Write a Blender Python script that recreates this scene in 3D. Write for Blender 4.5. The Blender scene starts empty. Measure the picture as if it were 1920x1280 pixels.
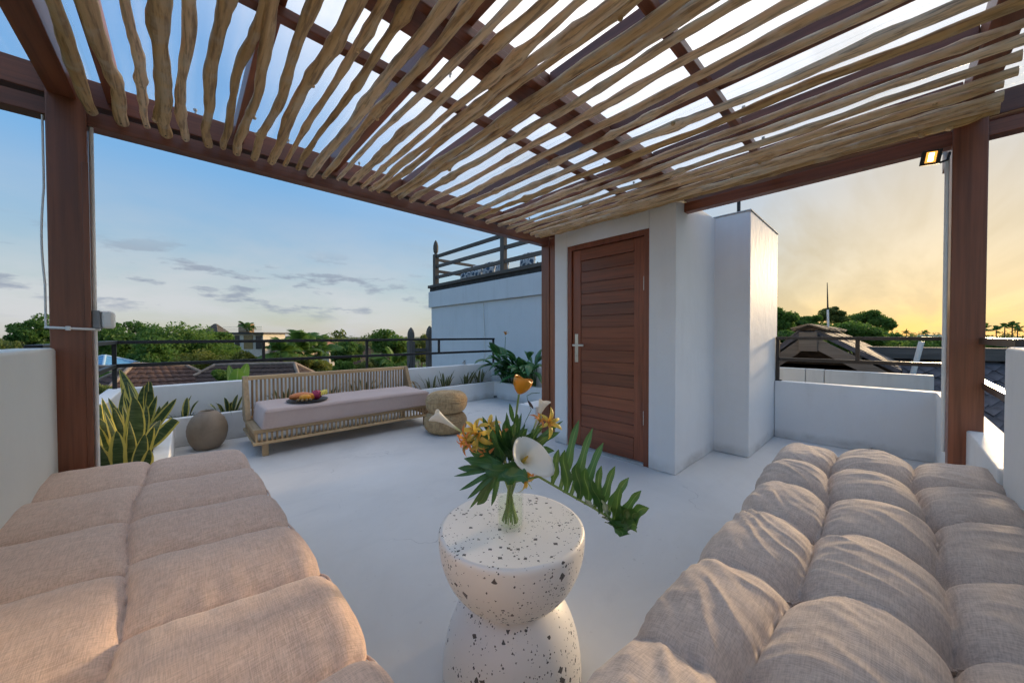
import bpy, math, random
import numpy as np
from mathutils import Vector, Matrix, noise as mnoise

scene = bpy.context.scene
COL = scene.collection
R = math.radians

# ------------------------------------------------------------------ camera
CAM = np.array([0.0, 0.0, 1.15])
FPX, YAW, PITCH, ROLL = 660.0, R(47.05), R(-0.87), R(-0.137)
_F = np.array([math.cos(YAW)*math.cos(PITCH), math.sin(YAW)*math.cos(PITCH), math.sin(PITCH)])
_R = np.array([math.sin(YAW), -math.cos(YAW), 0.0])
_U = np.cross(_R, _F)
_R, _U = math.cos(ROLL)*_R+math.sin(ROLL)*_U, -math.sin(ROLL)*_R+math.cos(ROLL)*_U
cam_data = bpy.data.cameras.new('camera')
cam = bpy.data.objects.new('camera', cam_data)
COL.objects.link(cam)
cam_data.sensor_width = 36.0
cam_data.lens = FPX/1920*36.0
cam_data.clip_start = 0.02
cam_data.clip_end = 6000
cam.matrix_world = Matrix(((_R[0], _U[0], -_F[0], CAM[0]), (_R[1], _U[1], -_F[1], CAM[1]),
                           (_R[2], _U[2], -_F[2], CAM[2]), (0, 0, 0, 1)))
scene.camera = cam

# ------------------------------------------------------------------ sky and sun
SUN_EL, SUN_AZ = R(8.3), R(-4.9)          # azimuth measured from +X
world = bpy.data.worlds.new('World')
scene.world = world
world.use_nodes = True
def build_world():
    nt = world.node_tree; N = nt.nodes; L = nt.links
    N.clear()
    out = N.new('ShaderNodeOutputWorld'); bg = N.new('ShaderNodeBackground')
    sky = N.new('ShaderNodeTexSky'); sky.sky_type = 'NISHITA'; sky.sun_disc = False
    sky.sun_elevation = SUN_EL; sky.sun_rotation = R(90)-SUN_AZ
    sky.altitude = 10; sky.air_density = 1.0; sky.dust_density = 0.9; sky.ozone_density = 2.6
    tc = N.new('ShaderNodeTexCoord')
    sep = N.new('ShaderNodeSeparateXYZ'); L.new(tc.outputs['Generated'], sep.inputs[0])
    def m(op, a, b=None, c=None):
        n = N.new('ShaderNodeMath'); n.operation = op
        for i, v in enumerate((a, b, c)):
            if v is None: continue
            if isinstance(v, (int, float)): n.inputs[i].default_value = v
            else: L.new(v, n.inputs[i])
        return n.outputs[0]
    def mix(fac, a, b, mode='MIX'):
        n = N.new('ShaderNodeMix'); n.data_type = 'RGBA'; n.blend_type = mode
        for i, v in ((0, fac), (6, a), (7, b)):
            if isinstance(v, (int, float)): n.inputs[i].default_value = v
            elif isinstance(v, tuple): n.inputs[i].default_value = (*v, 1)
            else: L.new(v, n.inputs[i])
        return n.outputs[2]
    # the glow round a low sun is compressed as the photograph's exposure blending does
    hsv = N.new('ShaderNodeHueSaturation'); hsv.inputs['Saturation'].default_value = 1.10
    L.new(sky.outputs[0], hsv.inputs['Color'])
    lum = N.new('ShaderNodeRGBToBW'); L.new(hsv.outputs[0], lum.inputs[0])
    comp = m('POWER', m('DIVIDE', lum.outputs[0], SKY_REF), -SKY_GAMMA)
    base = N.new('ShaderNodeVectorMath'); base.operation = 'SCALE'
    L.new(hsv.outputs[0], base.inputs[0]); L.new(comp, base.inputs['Scale'])
    basec = base.outputs[0]
    # clouds on a flat layer: direction divided by its height
    z = m('MAXIMUM', sep.outputs[2], 0.0)
    zz = m('ADD', z, 0.09)
    cmb = N.new('ShaderNodeCombineXYZ')
    L.new(m('DIVIDE', sep.outputs[0], zz), cmb.inputs[0]); L.new(m('DIVIDE', sep.outputs[1], zz), cmb.inputs[1])
    def ramp(v, stops):
        n = N.new('ShaderNodeValToRGB'); L.new(v, n.inputs[0])
        e = n.color_ramp.elements
        e[0].position, e[0].color = stops[0][0], (stops[0][1],)*3+(1,)
        e[1].position, e[1].color = stops[-1][0], (stops[-1][1],)*3+(1,)
        for p, c in stops[1:-1]:
            x = e.new(p); x.color = (c, c, c, 1)
        return n.outputs[0]
    def noi(vec, scale, detail, rough, rot=0, sc=(1, 1, 1), loc=(0, 0, 0), dist=0.0):
        mp = N.new('ShaderNodeMapping'); L.new(vec, mp.inputs[0])
        mp.inputs['Rotation'].default_value = (0, 0, rot); mp.inputs['Scale'].default_value = sc
        mp.inputs['Location'].default_value = loc
        n = N.new('ShaderNodeTexNoise'); L.new(mp.outputs[0], n.inputs['Vector'])
        n.inputs['Scale'].default_value = scale; n.inputs['Detail'].default_value = detail
        n.inputs['Roughness'].default_value = rough; n.inputs['Distortion'].default_value = dist
        return n.outputs[0]
    # thin streaky cirrus, denser towards the sunset side, brightened overhead to light the terrace
    cir = noi(cmb.outputs[0], 0.55, 7, 0.6, R(28), (0.30, 1.5, 1), (3.1, 1.7, 0), 0.6)
    cir = ramp(cir, ((0.40, 0.0), (0.72, 1.0)))
    side = ramp(m('ADD', sep.outputs[0], m('MULTIPLY', sep.outputs[2], 0.7)), ((0.40, 0.10), (0.80, 1.0)))
    high = ramp(sep.outputs[2], ((0.30, 0.05), (0.48, 0.38), (0.62, 1.0)))
    cirf = m('MULTIPLY', m('MULTIPLY_ADD', cir, 0.40, 0.58), m('MULTIPLY', side, high))
    vs = N.new('ShaderNodeVectorMath'); vs.operation = 'SCALE'; vs.inputs['Scale'].default_value = 1.0
    bwl = N.new('ShaderNodeRGBToBW'); L.new(basec, bwl.inputs[0])
    white = mix(1.0, bwl.outputs[0], (5.0, 4.58, 4.12), 'MULTIPLY')
    c1 = mix(cirf, basec, white)
    sunside = ramp(sep.outputs[0], ((0.35, 0.0), (0.8, 1.0)))
    # grey streak bands low on the sunset side
    band = noi(cmb.outputs[0], 0.75, 6, 0.58, R(64), (0.30, 1.5, 1), (8.2, 4.4, 0), 0.5)
    band = m('MULTIPLY', ramp(band, ((0.42, 0.0), (0.60, 1.0))), m('MULTIPLY', sunside, 0.5))
    c2 = mix(band, c1, mix(1.0, bwl.outputs[0], (0.92, 0.75, 0.46), 'MULTIPLY'))
    # low bank of bright cloud with small flat grey-blue cumulus on the other side
    cmb2 = N.new('ShaderNodeCombineXYZ')
    ang = m('ARCTAN2', sep.outputs[1], sep.outputs[0])
    L.new(m('MULTIPLY', ang, 3.0), cmb2.inputs[0]); L.new(m('MULTIPLY', sep.outputs[2], 10.0), cmb2.inputs[1])
    bank = noi(cmb2.outputs[0], 0.9, 6, 0.55, 0, (1, 0.8, 1), (2.4, 0.3, 0))
    low = ramp(sep.outputs[2], ((0.0, 1.0), (0.12, 0.88), (0.34, 0.0)))
    away = ramp(sep.outputs[0], ((0.30, 1.0), (0.85, 0.0)))
    bankf = m('MULTIPLY', m('MULTIPLY', ramp(bank, ((0.38, 0.50), (0.60, 1.0))), low), m('MULTIPLY', away, 0.9))
    c3 = mix(bankf, c2, mix(1.0, bwl.outputs[0], (1.42, 1.44, 1.52), 'MULTIPLY'))
    cu = noi(cmb2.outputs[0], 2.3, 7, 0.60, 0, (1, 1.1, 1), (6.3, 2.2, 0))
    cuz = ramp(sep.outputs[2], ((0.03, 0.0), (0.07, 1.0), (0.14, 1.0), (0.21, 0.0)))
    cuf = m('MULTIPLY', m('MULTIPLY', ramp(cu, ((0.53, 0.0), (0.61, 1.0))), cuz), m('MULTIPLY', away, 0.75))
    c4 = mix(cuf, c3, mix(1.0, bwl.outputs[0], (0.60, 0.70, 0.90), 'MULTIPLY'))
    L.new(c4, bg.inputs[0]); bg.inputs[1].default_value = SKY_STRENGTH
    L.new(bg.outputs[0], out.inputs[0])
SKY_REF, SKY_GAMMA, SKY_STRENGTH = 1.10, 0.80, 0.1
build_world()
sun_data = bpy.data.lights.new('sun', 'SUN')
sun_data.energy = 1.15; sun_data.angle = R(6.0); sun_data.color = (1.0, 0.72, 0.42)
sun = bpy.data.objects.new('sun', sun_data); COL.objects.link(sun)
sdir = Vector((math.cos(SUN_EL)*math.cos(SUN_AZ), math.cos(SUN_EL)*math.sin(SUN_AZ), math.sin(SUN_EL)))
sun.rotation_euler = sdir.to_track_quat('Z', 'Y').to_euler()
sun.location = sdir*30
scene.view_settings.view_transform = 'Standard'
scene.view_settings.look = 'None'
scene.view_settings.exposure = 1.9
scene.view_settings.gamma = 1.0
scene.view_settings.use_curve_mapping = False
scene.cycles.use_denoising = True
scene.cycles.max_bounces = 6
scene.cycles.diffuse_bounces = 4
scene.cycles.glossy_bounces = 3
scene.cycles.adaptive_threshold = 0.03
scene.cycles.transparent_max_bounces = 16
scene.cycles.caustics_reflective = False
scene.cycles.caustics_refractive = False
scene.cycles.sample_clamp_indirect = 6.0

# ------------------------------------------------------------------ measuring helpers (pixel of the 1920 px photo -> point in the place)
def ray(x, y): return _F+_R*(x-960)/FPX-_U*(y-640)/FPX
def at(x, y, **k):
    (a, v), = k.items(); i = 'XYZ'.index(a); d = ray(x, y); t = (v-CAM[i])/d[i]
    return Vector(CAM+t*d)
def far(x, y, D): return Vector(CAM+ray(x, y)*D)

# ------------------------------------------------------------------ mesh helpers
class MB:
    def __init__(s): s.v = []; s.f = []; s.a = []; s.use_a = False; s.sm = []
    def add(s, vs, fs, at_=None, smooth=False):
        b = len(s.v); s.v += [tuple(p) for p in vs]; s.f += [tuple(b+i for i in q) for q in fs]
        s.sm += [smooth]*len(fs)
        if at_ is None: s.a += [(0.0, 0.0)]*len(vs)
        else: s.a += at_; s.use_a = True
        return s
    def box(s, lo, hi):
        x0, y0, z0 = lo; x1, y1, z1 = hi
        return s.add([(x0,y0,z0),(x1,y0,z0),(x1,y1,z0),(x0,y1,z0),(x0,y0,z1),(x1,y0,z1),(x1,y1,z1),(x0,y1,z1)],
                     [(3,2,1,0),(4,5,6,7),(0,1,5,4),(1,2,6,5),(2,3,7,6),(3,0,4,7)])
    def bar(s, p, q, w, h, up=(0, 0, 1)):
        p, q = Vector(p), Vector(q); d = (q-p).normalized(); up = Vector(up)
        if abs(d.dot(up)) > 0.99: up = Vector((1, 0, 0))
        r = d.cross(up).normalized()*w/2; u = r.cross(d).normalized()*h/2
        vs = [p-r-u, p+r-u, p+r+u, p-r+u, q-r-u, q+r-u, q+r+u, q-r+u]
        return s.add(vs, [(0,1,2,3),(7,6,5,4),(1,0,4,5),(2,1,5,6),(3,2,6,7),(0,3,7,4)])
    def prism(s, poly, z0, z1):
        n = len(poly)
        ar = sum(poly[i][0]*poly[(i+1) % n][1]-poly[(i+1) % n][0]*poly[i][1] for i in range(n))
        if ar < 0: poly = poly[::-1]
        vs = [(x, y, z0) for x, y in poly]+[(x, y, z1) for x, y in poly]
        fs = [tuple(range(n-1, -1, -1)), tuple(range(n, 2*n))]+[(i, (i+1) % n, n+(i+1) % n, n+i) for i in range(n)]
        return s.add(vs, fs)
    def tube(s, pts, rad, n=10, cap=True, smooth=True):
        pts = [Vector(p) for p in pts]; m = len(pts)
        rad = [rad]*m if isinstance(rad, (int, float)) else rad
        vs = []; prev = None
        for i, p in enumerate(pts):
            d = (pts[min(i+1, m-1)]-pts[max(i-1, 0)]).normalized()
            if prev is None:
                prev = d.orthogonal().normalized()
            u = (prev-d*prev.dot(d)).normalized(); prev = u; w = d.cross(u)
            for k in range(n):
                a = 2*math.pi*k/n; vs.append(p+(u*math.cos(a)+w*math.sin(a))*rad[i])
        fs = [(i*n+k, i*n+(k+1) % n, (i+1)*n+(k+1) % n, (i+1)*n+k) for i in range(m-1) for k in range(n)]
        s.add(vs, fs, smooth=smooth)
        if cap:
            s.add(vs[:n], [tuple(range(n-1, -1, -1))]); s.add(vs[-n:], [tuple(range(n))])
        return s
    def lathe(s, prof, c=(0, 0, 0), n=48, smooth=True, cap0=True, cap1=True):
        vs = [(c[0]+r*math.cos(2*math.pi*k/n), c[1]+r*math.sin(2*math.pi*k/n), c[2]+z) for r, z in prof for k in range(n)]
        m = len(prof)
        fs = [(i*n+k, i*n+(k+1) % n, (i+1)*n+(k+1) % n, (i+1)*n+k) for i in range(m-1) for k in range(n)]
        b = len(s.v); s.add(vs, fs, smooth=smooth)
        if cap0: s.add(vs[:n], [tuple(range(n-1, -1, -1))])
        if cap1: s.add(vs[-n:], [tuple(range(n))])
        return s
    def ball(s, c, r, n=12, m=8, jit=0.0, rnd=None):
        rx, ry, rz = (r, r, r) if isinstance(r, (int, float)) else r
        vs = [(c[0], c[1], c[2]-rz)]
        for i in range(1, m):
            t = math.pi*i/m
            for k in range(n):
                a = 2*math.pi*k/n; q = 1+(rnd.uniform(-jit, jit) if rnd else 0)
                vs.append((c[0]+rx*q*math.sin(t)*math.cos(a), c[1]+ry*q*math.sin(t)*math.sin(a), c[2]-rz*q*math.cos(t)))
        vs.append((c[0], c[1], c[2]+rz)); e = len(vs)-1
        fs = [(0, 1+(k+1) % n, 1+k) for k in range(n)]
        for i in range(m-2):
            for k in range(n):
                fs.append((1+i*n+k, 1+i*n+(k+1) % n, 1+(i+1)*n+(k+1) % n, 1+(i+1)*n+k))
        fs += [(1+(m-2)*n+k, 1+(m-2)*n+(k+1) % n, e) for k in range(n)]
        return s.add(vs, fs, smooth=True)
    def mesh(s, name):
        me = bpy.data.meshes.new(name); me.from_pydata(s.v, [], s.f); me.update()
        me.polygons.foreach_set('use_smooth', s.sm)
        if s.use_a:
            A = me.attributes.new('across', 'FLOAT', 'POINT'); A.data.foreach_set('value', [a for a, _ in s.a])
            B = me.attributes.new('along', 'FLOAT', 'POINT'); B.data.foreach_set('value', [b for _, b in s.a])
        return me

def np_mesh(name, V, Q, smooth=False):
    me = bpy.data.meshes.new(name)
    V = np.asarray(V, np.float32); Q = np.asarray(Q, np.int32); k = Q.shape[1]
    me.vertices.add(len(V)); me.vertices.foreach_set('co', V.ravel())
    me.loops.add(Q.size); me.loops.foreach_set('vertex_index', Q.ravel())
    me.polygons.add(len(Q)); me.polygons.foreach_set('loop_start', np.arange(0, Q.size, k, dtype=np.int32))
    me.polygons.foreach_set('use_smooth', np.full(len(Q), smooth))
    me.update(calc_edges=True); return me

def link(o, parent=None):
    COL.objects.link(o)
    if parent is not None:
        o.parent = parent
        top = parent
        while top.parent: top = top.parent
        if parent is top: o.matrix_parent_inverse = Matrix.Translation(-Vector(top.location))
    return o
def tag(o, label=None, cat=None, group=None, kind=None):
    for k, v in (('label', label), ('category', cat), ('group', group), ('kind', kind)):
        if v: o[k] = v
    return o
def thing(name, label, cat, loc=(0, 0, 0), group=None):
    o = bpy.data.objects.new(name, None); o.empty_display_size = 0.1
    COL.objects.link(o); o.location = loc
    return tag(o, label, cat, group)
def obj(name, mb, mat, parent=None, bev=0.0, seg=2, label=None, cat=None, group=None, kind=None, loc=None, rot=None, scale=None):
    me = mb.mesh(name) if isinstance(mb, MB) else mb
    if mat is not None and not me.materials: me.materials.append(mat)
    o = bpy.data.objects.new(name, me); link(o, parent)
    if loc is not None: o.location = loc
    if rot is not None: o.rotation_euler = rot
    if scale is not None: o.scale = scale if not isinstance(scale, (int, float)) else (scale,)*3
    if bev:
        b = o.modifiers.new('bevel', 'BEVEL'); b.width = bev; b.segments = seg; b.limit_method = 'ANGLE'
        b.harden_normals = True
        me.polygons.foreach_set('use_smooth', [True]*len(me.polygons))
    return tag(o, label, cat, group, kind)

# ------------------------------------------------------------------ materials
class NT:
    def __init__(s, name):
        s.m = bpy.data.materials.new(name); s.m.use_nodes = True; s.t = s.m.node_tree; s.t.nodes.clear()
        s.out = s.n('ShaderNodeOutputMaterial'); s.p = s.n('ShaderNodeBsdfPrincipled'); s.l(s.p.outputs[0], s.out.inputs[0])
        s.tc = s.n('ShaderNodeTexCoord')
    def n(s, t, **k):
        x = s.t.nodes.new(t)
        for a, b in k.items(): setattr(x, a, b)
        return x
    def l(s, a, b): s.t.links.new(a, b)
    def set(s, **k):
        for a, v in k.items():
            i = s.p.inputs[a.replace('_', ' ')]
            if isinstance(v, bpy.types.NodeSocket): s.l(v, i)
            elif isinstance(v, tuple): i.default_value = (*v, 1) if len(v) == 3 else v
            else: i.default_value = v
        return s
    def vec(s, scale=(1, 1, 1), rot=(0, 0, 0), src='Object', rnd=False):
        mp = s.n('ShaderNodeMapping'); mp.inputs['Scale'].default_value = scale; mp.inputs['Rotation'].default_value = rot
        v = s.tc.outputs[src]
        if rnd:
            oi = s.n('ShaderNodeObjectInfo'); ad = s.n('ShaderNodeVectorMath', operation='ADD')
            ml = s.n('ShaderNodeVectorMath', operation='SCALE'); cx = s.n('ShaderNodeCombineXYZ')
            for i in range(3): s.l(oi.outputs['Random'], cx.inputs[i])
            s.l(cx.outputs[0], ml.inputs[0]); ml.inputs['Scale'].default_value = 37.0
            s.l(v, ad.inputs[0]); s.l(ml.outputs[0], ad.inputs[1]); v = ad.outputs[0]
        s.l(v, mp.inputs[0]); return mp.outputs[0]
    def noise(s, vec, scale=5, detail=4, rough=0.5, dist=0.0, color=False):
        x = s.n('ShaderNodeTexNoise'); s.l(vec, x.inputs['Vector'])
        for k, v in (('Scale', scale), ('Detail', detail), ('Roughness', rough), ('Distortion', dist)): x.inputs[k].default_value = v
        return x.outputs[1 if color else 0]
    def ramp(s, fac, stops, interp='LINEAR'):
        x = s.n('ShaderNodeValToRGB'); x.color_ramp.interpolation = interp; s.l(fac, x.inputs[0]); e = x.color_ramp.elements
        while len(e) < len(stops): e.new(0.5)
        for i, (p, c) in enumerate(stops):
            e[i].position = p; e[i].color = (*c, 1) if isinstance(c, tuple) else (c, c, c, 1)
        return x.outputs[0]
    def mix(s, fac, a, b, mode='MIX'):
        x = s.n('ShaderNodeMix', data_type='RGBA', blend_type=mode)
        for i, v in ((0, fac), (6, a), (7, b)):
            if isinstance(v, bpy.types.NodeSocket): s.l(v, x.inputs[i])
            elif isinstance(v, tuple): x.inputs[i].default_value = (*v, 1)
            else: x.inputs[i].default_value = v
        return x.outputs[2]
    def math(s, op, a, b=0.0, c=0.0):
        x = s.n('ShaderNodeMath', operation=op)
        for i, v in enumerate((a, b, c)):
            if isinstance(v, bpy.types.NodeSocket): s.l(v, x.inputs[i])
            else: x.inputs[i].default_value = v
        return x.outputs[0]
    def bump(s, h, strength=0.3, dist=0.01, prev=None):
        x = s.n('ShaderNodeBump'); x.inputs['Strength'].default_value = strength; x.inputs['Distance'].default_value = dist
        s.l(h, x.inputs['Height'])
        if prev is not None: s.l(prev, x.inputs['Normal'])
        return x.outputs[0]
    def attr(s, name): return s.n('ShaderNodeAttribute', attribute_name=name).outputs['Fac']
    def rand(s): return s.n('ShaderNodeObjectInfo').outputs['Random']
    def translucent(s, col, f=0.3):
        tr = s.n('ShaderNodeBsdfTranslucent'); mx = s.n('ShaderNodeMixShader'); mx.inputs[0].default_value = f
        if isinstance(col, tuple): tr.inputs[0].default_value = (*col, 1)
        else: s.l(col, tr.inputs[0])
        s.l(s.p.outputs[0], mx.inputs[1]); s.l(tr.outputs[0], mx.inputs[2]); s.l(mx.outputs[0], s.out.inputs[0]); return s

def m_plain(name, col, rough=0.5, var=0.15, scale=8, bump=0.0, metal=0.0, **k):
    n = NT(name); f = n.noise(n.vec(), scale, 5, 0.6)
    c = n.mix(n.ramp(f, ((0.3, 0.0), (0.7, 1.0))), tuple(x*(1-var) for x in col), tuple(min(1, x*(1+var)) for x in col))
    n.set(Base_Color=c, Roughness=rough, Metallic=metal, **k)
    if bump: n.set(Normal=n.bump(n.noise(n.vec(), scale*6, 4), bump, 0.005))
    return n.m
def m_plaster(name, col, stain=0.10, dirt=(0.55, 0.52, 0.47), bump=0.25):
    n = NT(name); v = n.vec()
    big = n.noise(v, 1.6, 6, 0.6, 0.4); streak = n.noise(n.vec((7, 7, 0.7)), 1.0, 5, 0.6)
    c = n.mix(n.ramp(big, ((0.35, 0.0), (0.75, 1.0))), col, tuple(x*0.93 for x in col))
    c = n.mix(n.math('MULTIPLY', n.ramp(streak, ((0.52, 0.0), (0.78, 1.0))), stain), c, dirt, 'MULTIPLY')
    sx = n.n('ShaderNodeSeparateXYZ'); n.l(v, sx.inputs[0])
    foot = n.math('MULTIPLY', n.ramp(n.math('ADD', sx.outputs[2], n.math('MULTIPLY', n.noise(v, 9, 5, 0.7), -0.10)), ((0.0, 1.0), (0.06, 0.0))), n.ramp(n.noise(v, 3.5, 4, 0.6), ((0.35, 0.1), (0.65, 0.55))))
    c = n.mix(foot, c, tuple(x*0.62 for x in dirt), 'MIX')
    sp = n.noise(v, 55, 3, 0.5)
    c = n.mix(n.math('MULTIPLY', n.ramp(sp, ((0.68, 0.0), (0.74, 1.0))), 0.12), c, (0.35, 0.33, 0.30))
    h = n.noise(n.vec((1, 1, 0.6)), 14, 6, 0.55)
    n.set(Base_Color=c, Roughness=0.62, Normal=n.bump(h, bump, 0.012, n.bump(n.noise(v, 160, 2), 0.12, 0.002)))
    n.set(Specular_IOR_Level=0.35)
    return n.m
def m_wood(name, c0, c1, axis=2, rough=0.4, grain=1.0, bump=0.25, rnd=True, coat=0.0, weather=None):
    n = NT(name); sc = [9*grain]*3; sc[axis] = 0.55*grain; fine = [70*grain]*3; fine[axis] = 2.0*grain
    v = n.vec(tuple(sc), rnd=rnd); f = n.noise(v, 1.0, 6, 0.6, 1.2); g = n.noise(n.vec(tuple(fine), rnd=rnd), 1.0, 3, 0.6)
    c = n.ramp(f, ((0.28, c0), (0.72, c1)))
    c = n.mix(n.math('MULTIPLY', n.ramp(g, ((0.42, 0.0), (0.70, 1.0))), 0.45), c, tuple(x*0.45 for x in c0))
    rd = n.rand(); br = n.n('ShaderNodeBrightContrast'); n.l(c, br.inputs[0])
    hs = n.n('ShaderNodeHueSaturation'); n.l(c, hs.inputs['Color']); n.l(n.math('MULTIPLY_ADD', rd, 0.5, 0.75), hs.inputs['Value'])
    c = hs.outputs[0]
    if weather:
        wv = n.noise(n.vec((1, 1, 1), rnd=True), 3.0, 5, 0.65)
        c = n.mix(n.math('MULTIPLY', n.ramp(wv, ((0.40, 0.0), (0.62, 1.0))), weather[1]), c, weather[0])
    n.set(Base_Color=c, Roughness=n.math('MULTIPLY_ADD', f, 0.25, rough-0.1), Normal=n.bump(n.math('ADD', f, g), bump, 0.004), Coat_Weight=coat, Coat_Roughness=0.2)
    return n.m
def m_leaf(name, c0, c1, rough=0.4, trans=0.3, vein=None):
    n = NT(name); f = n.noise(n.vec(rnd=True), 6, 4, 0.6)
    c = n.mix(f, c0, c1)
    hs = n.n('ShaderNodeHueSaturation'); n.l(c, hs.inputs['Color'])
    n.l(n.math('MULTIPLY_ADD', n.rand(), 0.5, 0.75), hs.inputs['Value']); c = hs.outputs[0]
    if vein:
        a = n.math('ABSOLUTE', n.math('SUBTRACT', n.attr('across'), 0.5))
        c = n.mix(n.ramp(a, ((0.02, 1.0), (0.06, 0.0))), c, vein)
        w = n.n('ShaderNodeTexWave'); w.inputs['Scale'].default_value = 9
        n.set(Normal=n.bump(n.noise(n.vec((30, 30, 30)), 1.0, 2), 0.15, 0.003))
    n.set(Base_Color=c, Roughness=rough); n.translucent(c, trans); return n.m
def m_foliage(name, c0, c1, trans=0.52):
    n = NT(name); g = n.n('ShaderNodeNewGeometry'); f = g.outputs['Random Per Island']
    big = n.noise(n.vec(), 0.5, 3, 0.5)
    c = n.mix(n.math('MULTIPLY_ADD', f, 0.6, n.math('MULTIPLY', big, 0.5)), c0, c1)
    n.set(Base_Color=c, Roughness=0.55, Specular_IOR_Level=0.3); n.translucent(c, trans); return n.m
def m_fabric(name, c0, c1, c2, weave=420.0):
    n = NT(name); v = n.vec()
    mot = n.noise(v, 34, 5, 0.75); big = n.noise(v, 3.2, 4, 0.6)
    wx = n.noise(n.vec((weave*0.07, weave, weave*0.3)), 1.0, 2, 0.6); wy = n.noise(n.vec((weave, weave*0.07, weave*0.3)), 1.0, 2, 0.6)
    w = n.math('MULTIPLY', n.math('ADD', wx, wy), 0.5)
    c = n.mix(n.ramp(big, ((0.32, 0.0), (0.70, 1.0))), c0, c1)
    c = n.mix(n.math('MULTIPLY', n.ramp(mot, ((0.38, 0.0), (0.68, 1.0))), 0.5), c, c2)
    c = n.mix(n.math('MULTIPLY', n.ramp(w, ((0.42, 0.0), (0.60, 1.0))), 0.55), c, tuple(x*0.60 for x in c0))
    n.set(Base_Color=c, Roughness=0.9, Specular_IOR_Level=0.15, Sheen_Weight=0.2, Sheen_Roughness=0.5)
    n.set(Normal=n.bump(w, 0.5, 0.002, n.bump(n.noise(v, 40, 4), 0.15, 0.004)))
    return n.m
# ================================================================== materials in use
WHITE = m_plaster('white_plaster', (0.80, 0.80, 0.79))
WARMW = m_plaster('warm_white_plaster', (0.76, 0.76, 0.70), 0.06)
NEIGH = m_plaster('neighbour_plaster', (0.66, 0.68, 0.70), 0.18)
OLDW = m_plaster('old_grey_plaster', (0.55, 0.57, 0.57), 0.35, (0.45, 0.43, 0.40))
def m_floor():
    n = NT('painted_cement'); v = n.vec()
    a = n.noise(v, 1.1, 6, 0.62, 0.8); b = n.noise(v, 5.0, 5, 0.6, 0.5); s = n.noise(n.vec((0.5, 3.0, 1), (0, 0, 0.6)), 2.2, 5, 0.6)
    c = n.mix(n.ramp(a, ((0.30, 0.0), (0.72, 1.0))), (0.62, 0.617, 0.605), (0.72, 0.715, 0.70))
    c = n.mix(n.math('MULTIPLY', n.ramp(s, ((0.56, 0.0), (0.76, 1.0))), 0.25), c, (0.52, 0.52, 0.525))
    sp = n.noise(v, 30, 3, 0.5)
    c = n.mix(n.math('MULTIPLY', n.ramp(sp, ((0.68, 0.0), (0.76, 1.0))), 0.3), c, (0.36, 0.35, 0.34))
    dn = n.noise(v, 2.3, 4, 0.6, 0, True); ad = n.n('ShaderNodeVectorMath', operation='MULTIPLY_ADD'); n.l(dn, ad.inputs[0]); ad.inputs[1].default_value = (0.55,)*3; n.l(v, ad.inputs[2])
    vo = n.n('ShaderNodeTexVoronoi', feature='DISTANCE_TO_EDGE'); n.l(ad.outputs[0], vo.inputs['Vector']); vo.inputs['Scale'].default_value = 0.75
    crack = n.math('MULTIPLY', n.ramp(vo.outputs['Distance'], ((0.0, 1.0), (0.0035, 0.0))), n.ramp(n.noise(v, 1.3, 3), ((0.52, 0.0), (0.60, 1.0))))
    c = n.mix(n.math('MULTIPLY', crack, 0.6), c, (0.30, 0.30, 0.31))
    st_ = n.noise(v, 0.9, 7, 0.72, 1.4); c = n.mix(n.math('MULTIPLY', n.ramp(st_, ((0.56, 0.0), (0.70, 1.0))), 0.4), c, (0.50, 0.505, 0.52))
    n.set(Base_Color=c, Roughness=n.ramp(b, ((0.3, 0.38), (0.7, 0.56))), Specular_IOR_Level=0.4,
          Normal=n.bump(b, 0.06, 0.01, n.bump(n.noise(v, 70, 3), 0.05, 0.002)))
    return n.m
FLOOR = m_floor()
REDWOOD = m_wood('red_stained_wood', (0.15, 0.047, 0.021), (0.29, 0.098, 0.045), 2, 0.38, 1.0, 0.12, False, 0.15)
REDWOOD_X = m_wood('red_stained_wood_x', (0.15, 0.047, 0.022), (0.29, 0.096, 0.046), 0, 0.42, 1.0, 0.12, True, 0.1)
REDWOOD_Y = m_wood('red_stained_wood_y', (0.15, 0.047, 0.022), (0.29, 0.096, 0.046), 1, 0.42, 1.0, 0.12, True, 0.1)
DOORWOOD = m_wood('door_plank_wood', (0.165, 0.042, 0.016), (0.31, 0.088, 0.034), 1, 0.36, 0.9, 0.18, True, 0.2)
DOORWOOD_Z = m_wood('door_stile_wood', (0.155, 0.039, 0.016), (0.27, 0.076, 0.030), 2, 0.36, 0.9, 0.15, True, 0.2)
def m_pole():
    n = NT('peeled_branch'); v = n.vec((16, 1.3, 16), rnd=True); f = n.noise(v, 1.0, 6, 0.62, 1.0)
    g = n.noise(n.vec((85, 5, 85), rnd=True), 1.0, 4, 0.6); k = n.noise(n.vec(rnd=True), 7, 4, 0.6)
    c = n.ramp(f, ((0.25, (0.44, 0.25, 0.105)), (0.50, (0.69, 0.45, 0.215)), (0.76, (0.80, 0.61, 0.37))))
    c = n.mix(n.math('MULTIPLY', n.ramp(g, ((0.49, 0.0), (0.63, 1.0))), 0.75), c, (0.25, 0.14, 0.065))
    c = n.mix(n.math('MULTIPLY', n.ramp(k, ((0.52, 0.0), (0.66, 1.0))), 0.6), c, (0.66, 0.54, 0.38))
    hs = n.n('ShaderNodeHueSaturation'); n.l(c, hs.inputs['Color']); n.l(n.math('MULTIPLY_ADD', n.rand(), 0.5, 0.78), hs.inputs['Value'])
    n.l(n.math('MULTIPLY_ADD', n.rand(), -0.3, 1.08), hs.inputs['Saturation'])
    n.set(Base_Color=hs.outputs[0], Roughness=0.7, Normal=n.bump(n.math('ADD', f, g), 0.5, 0.006)); return n.m
POLE = m_pole()
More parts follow.
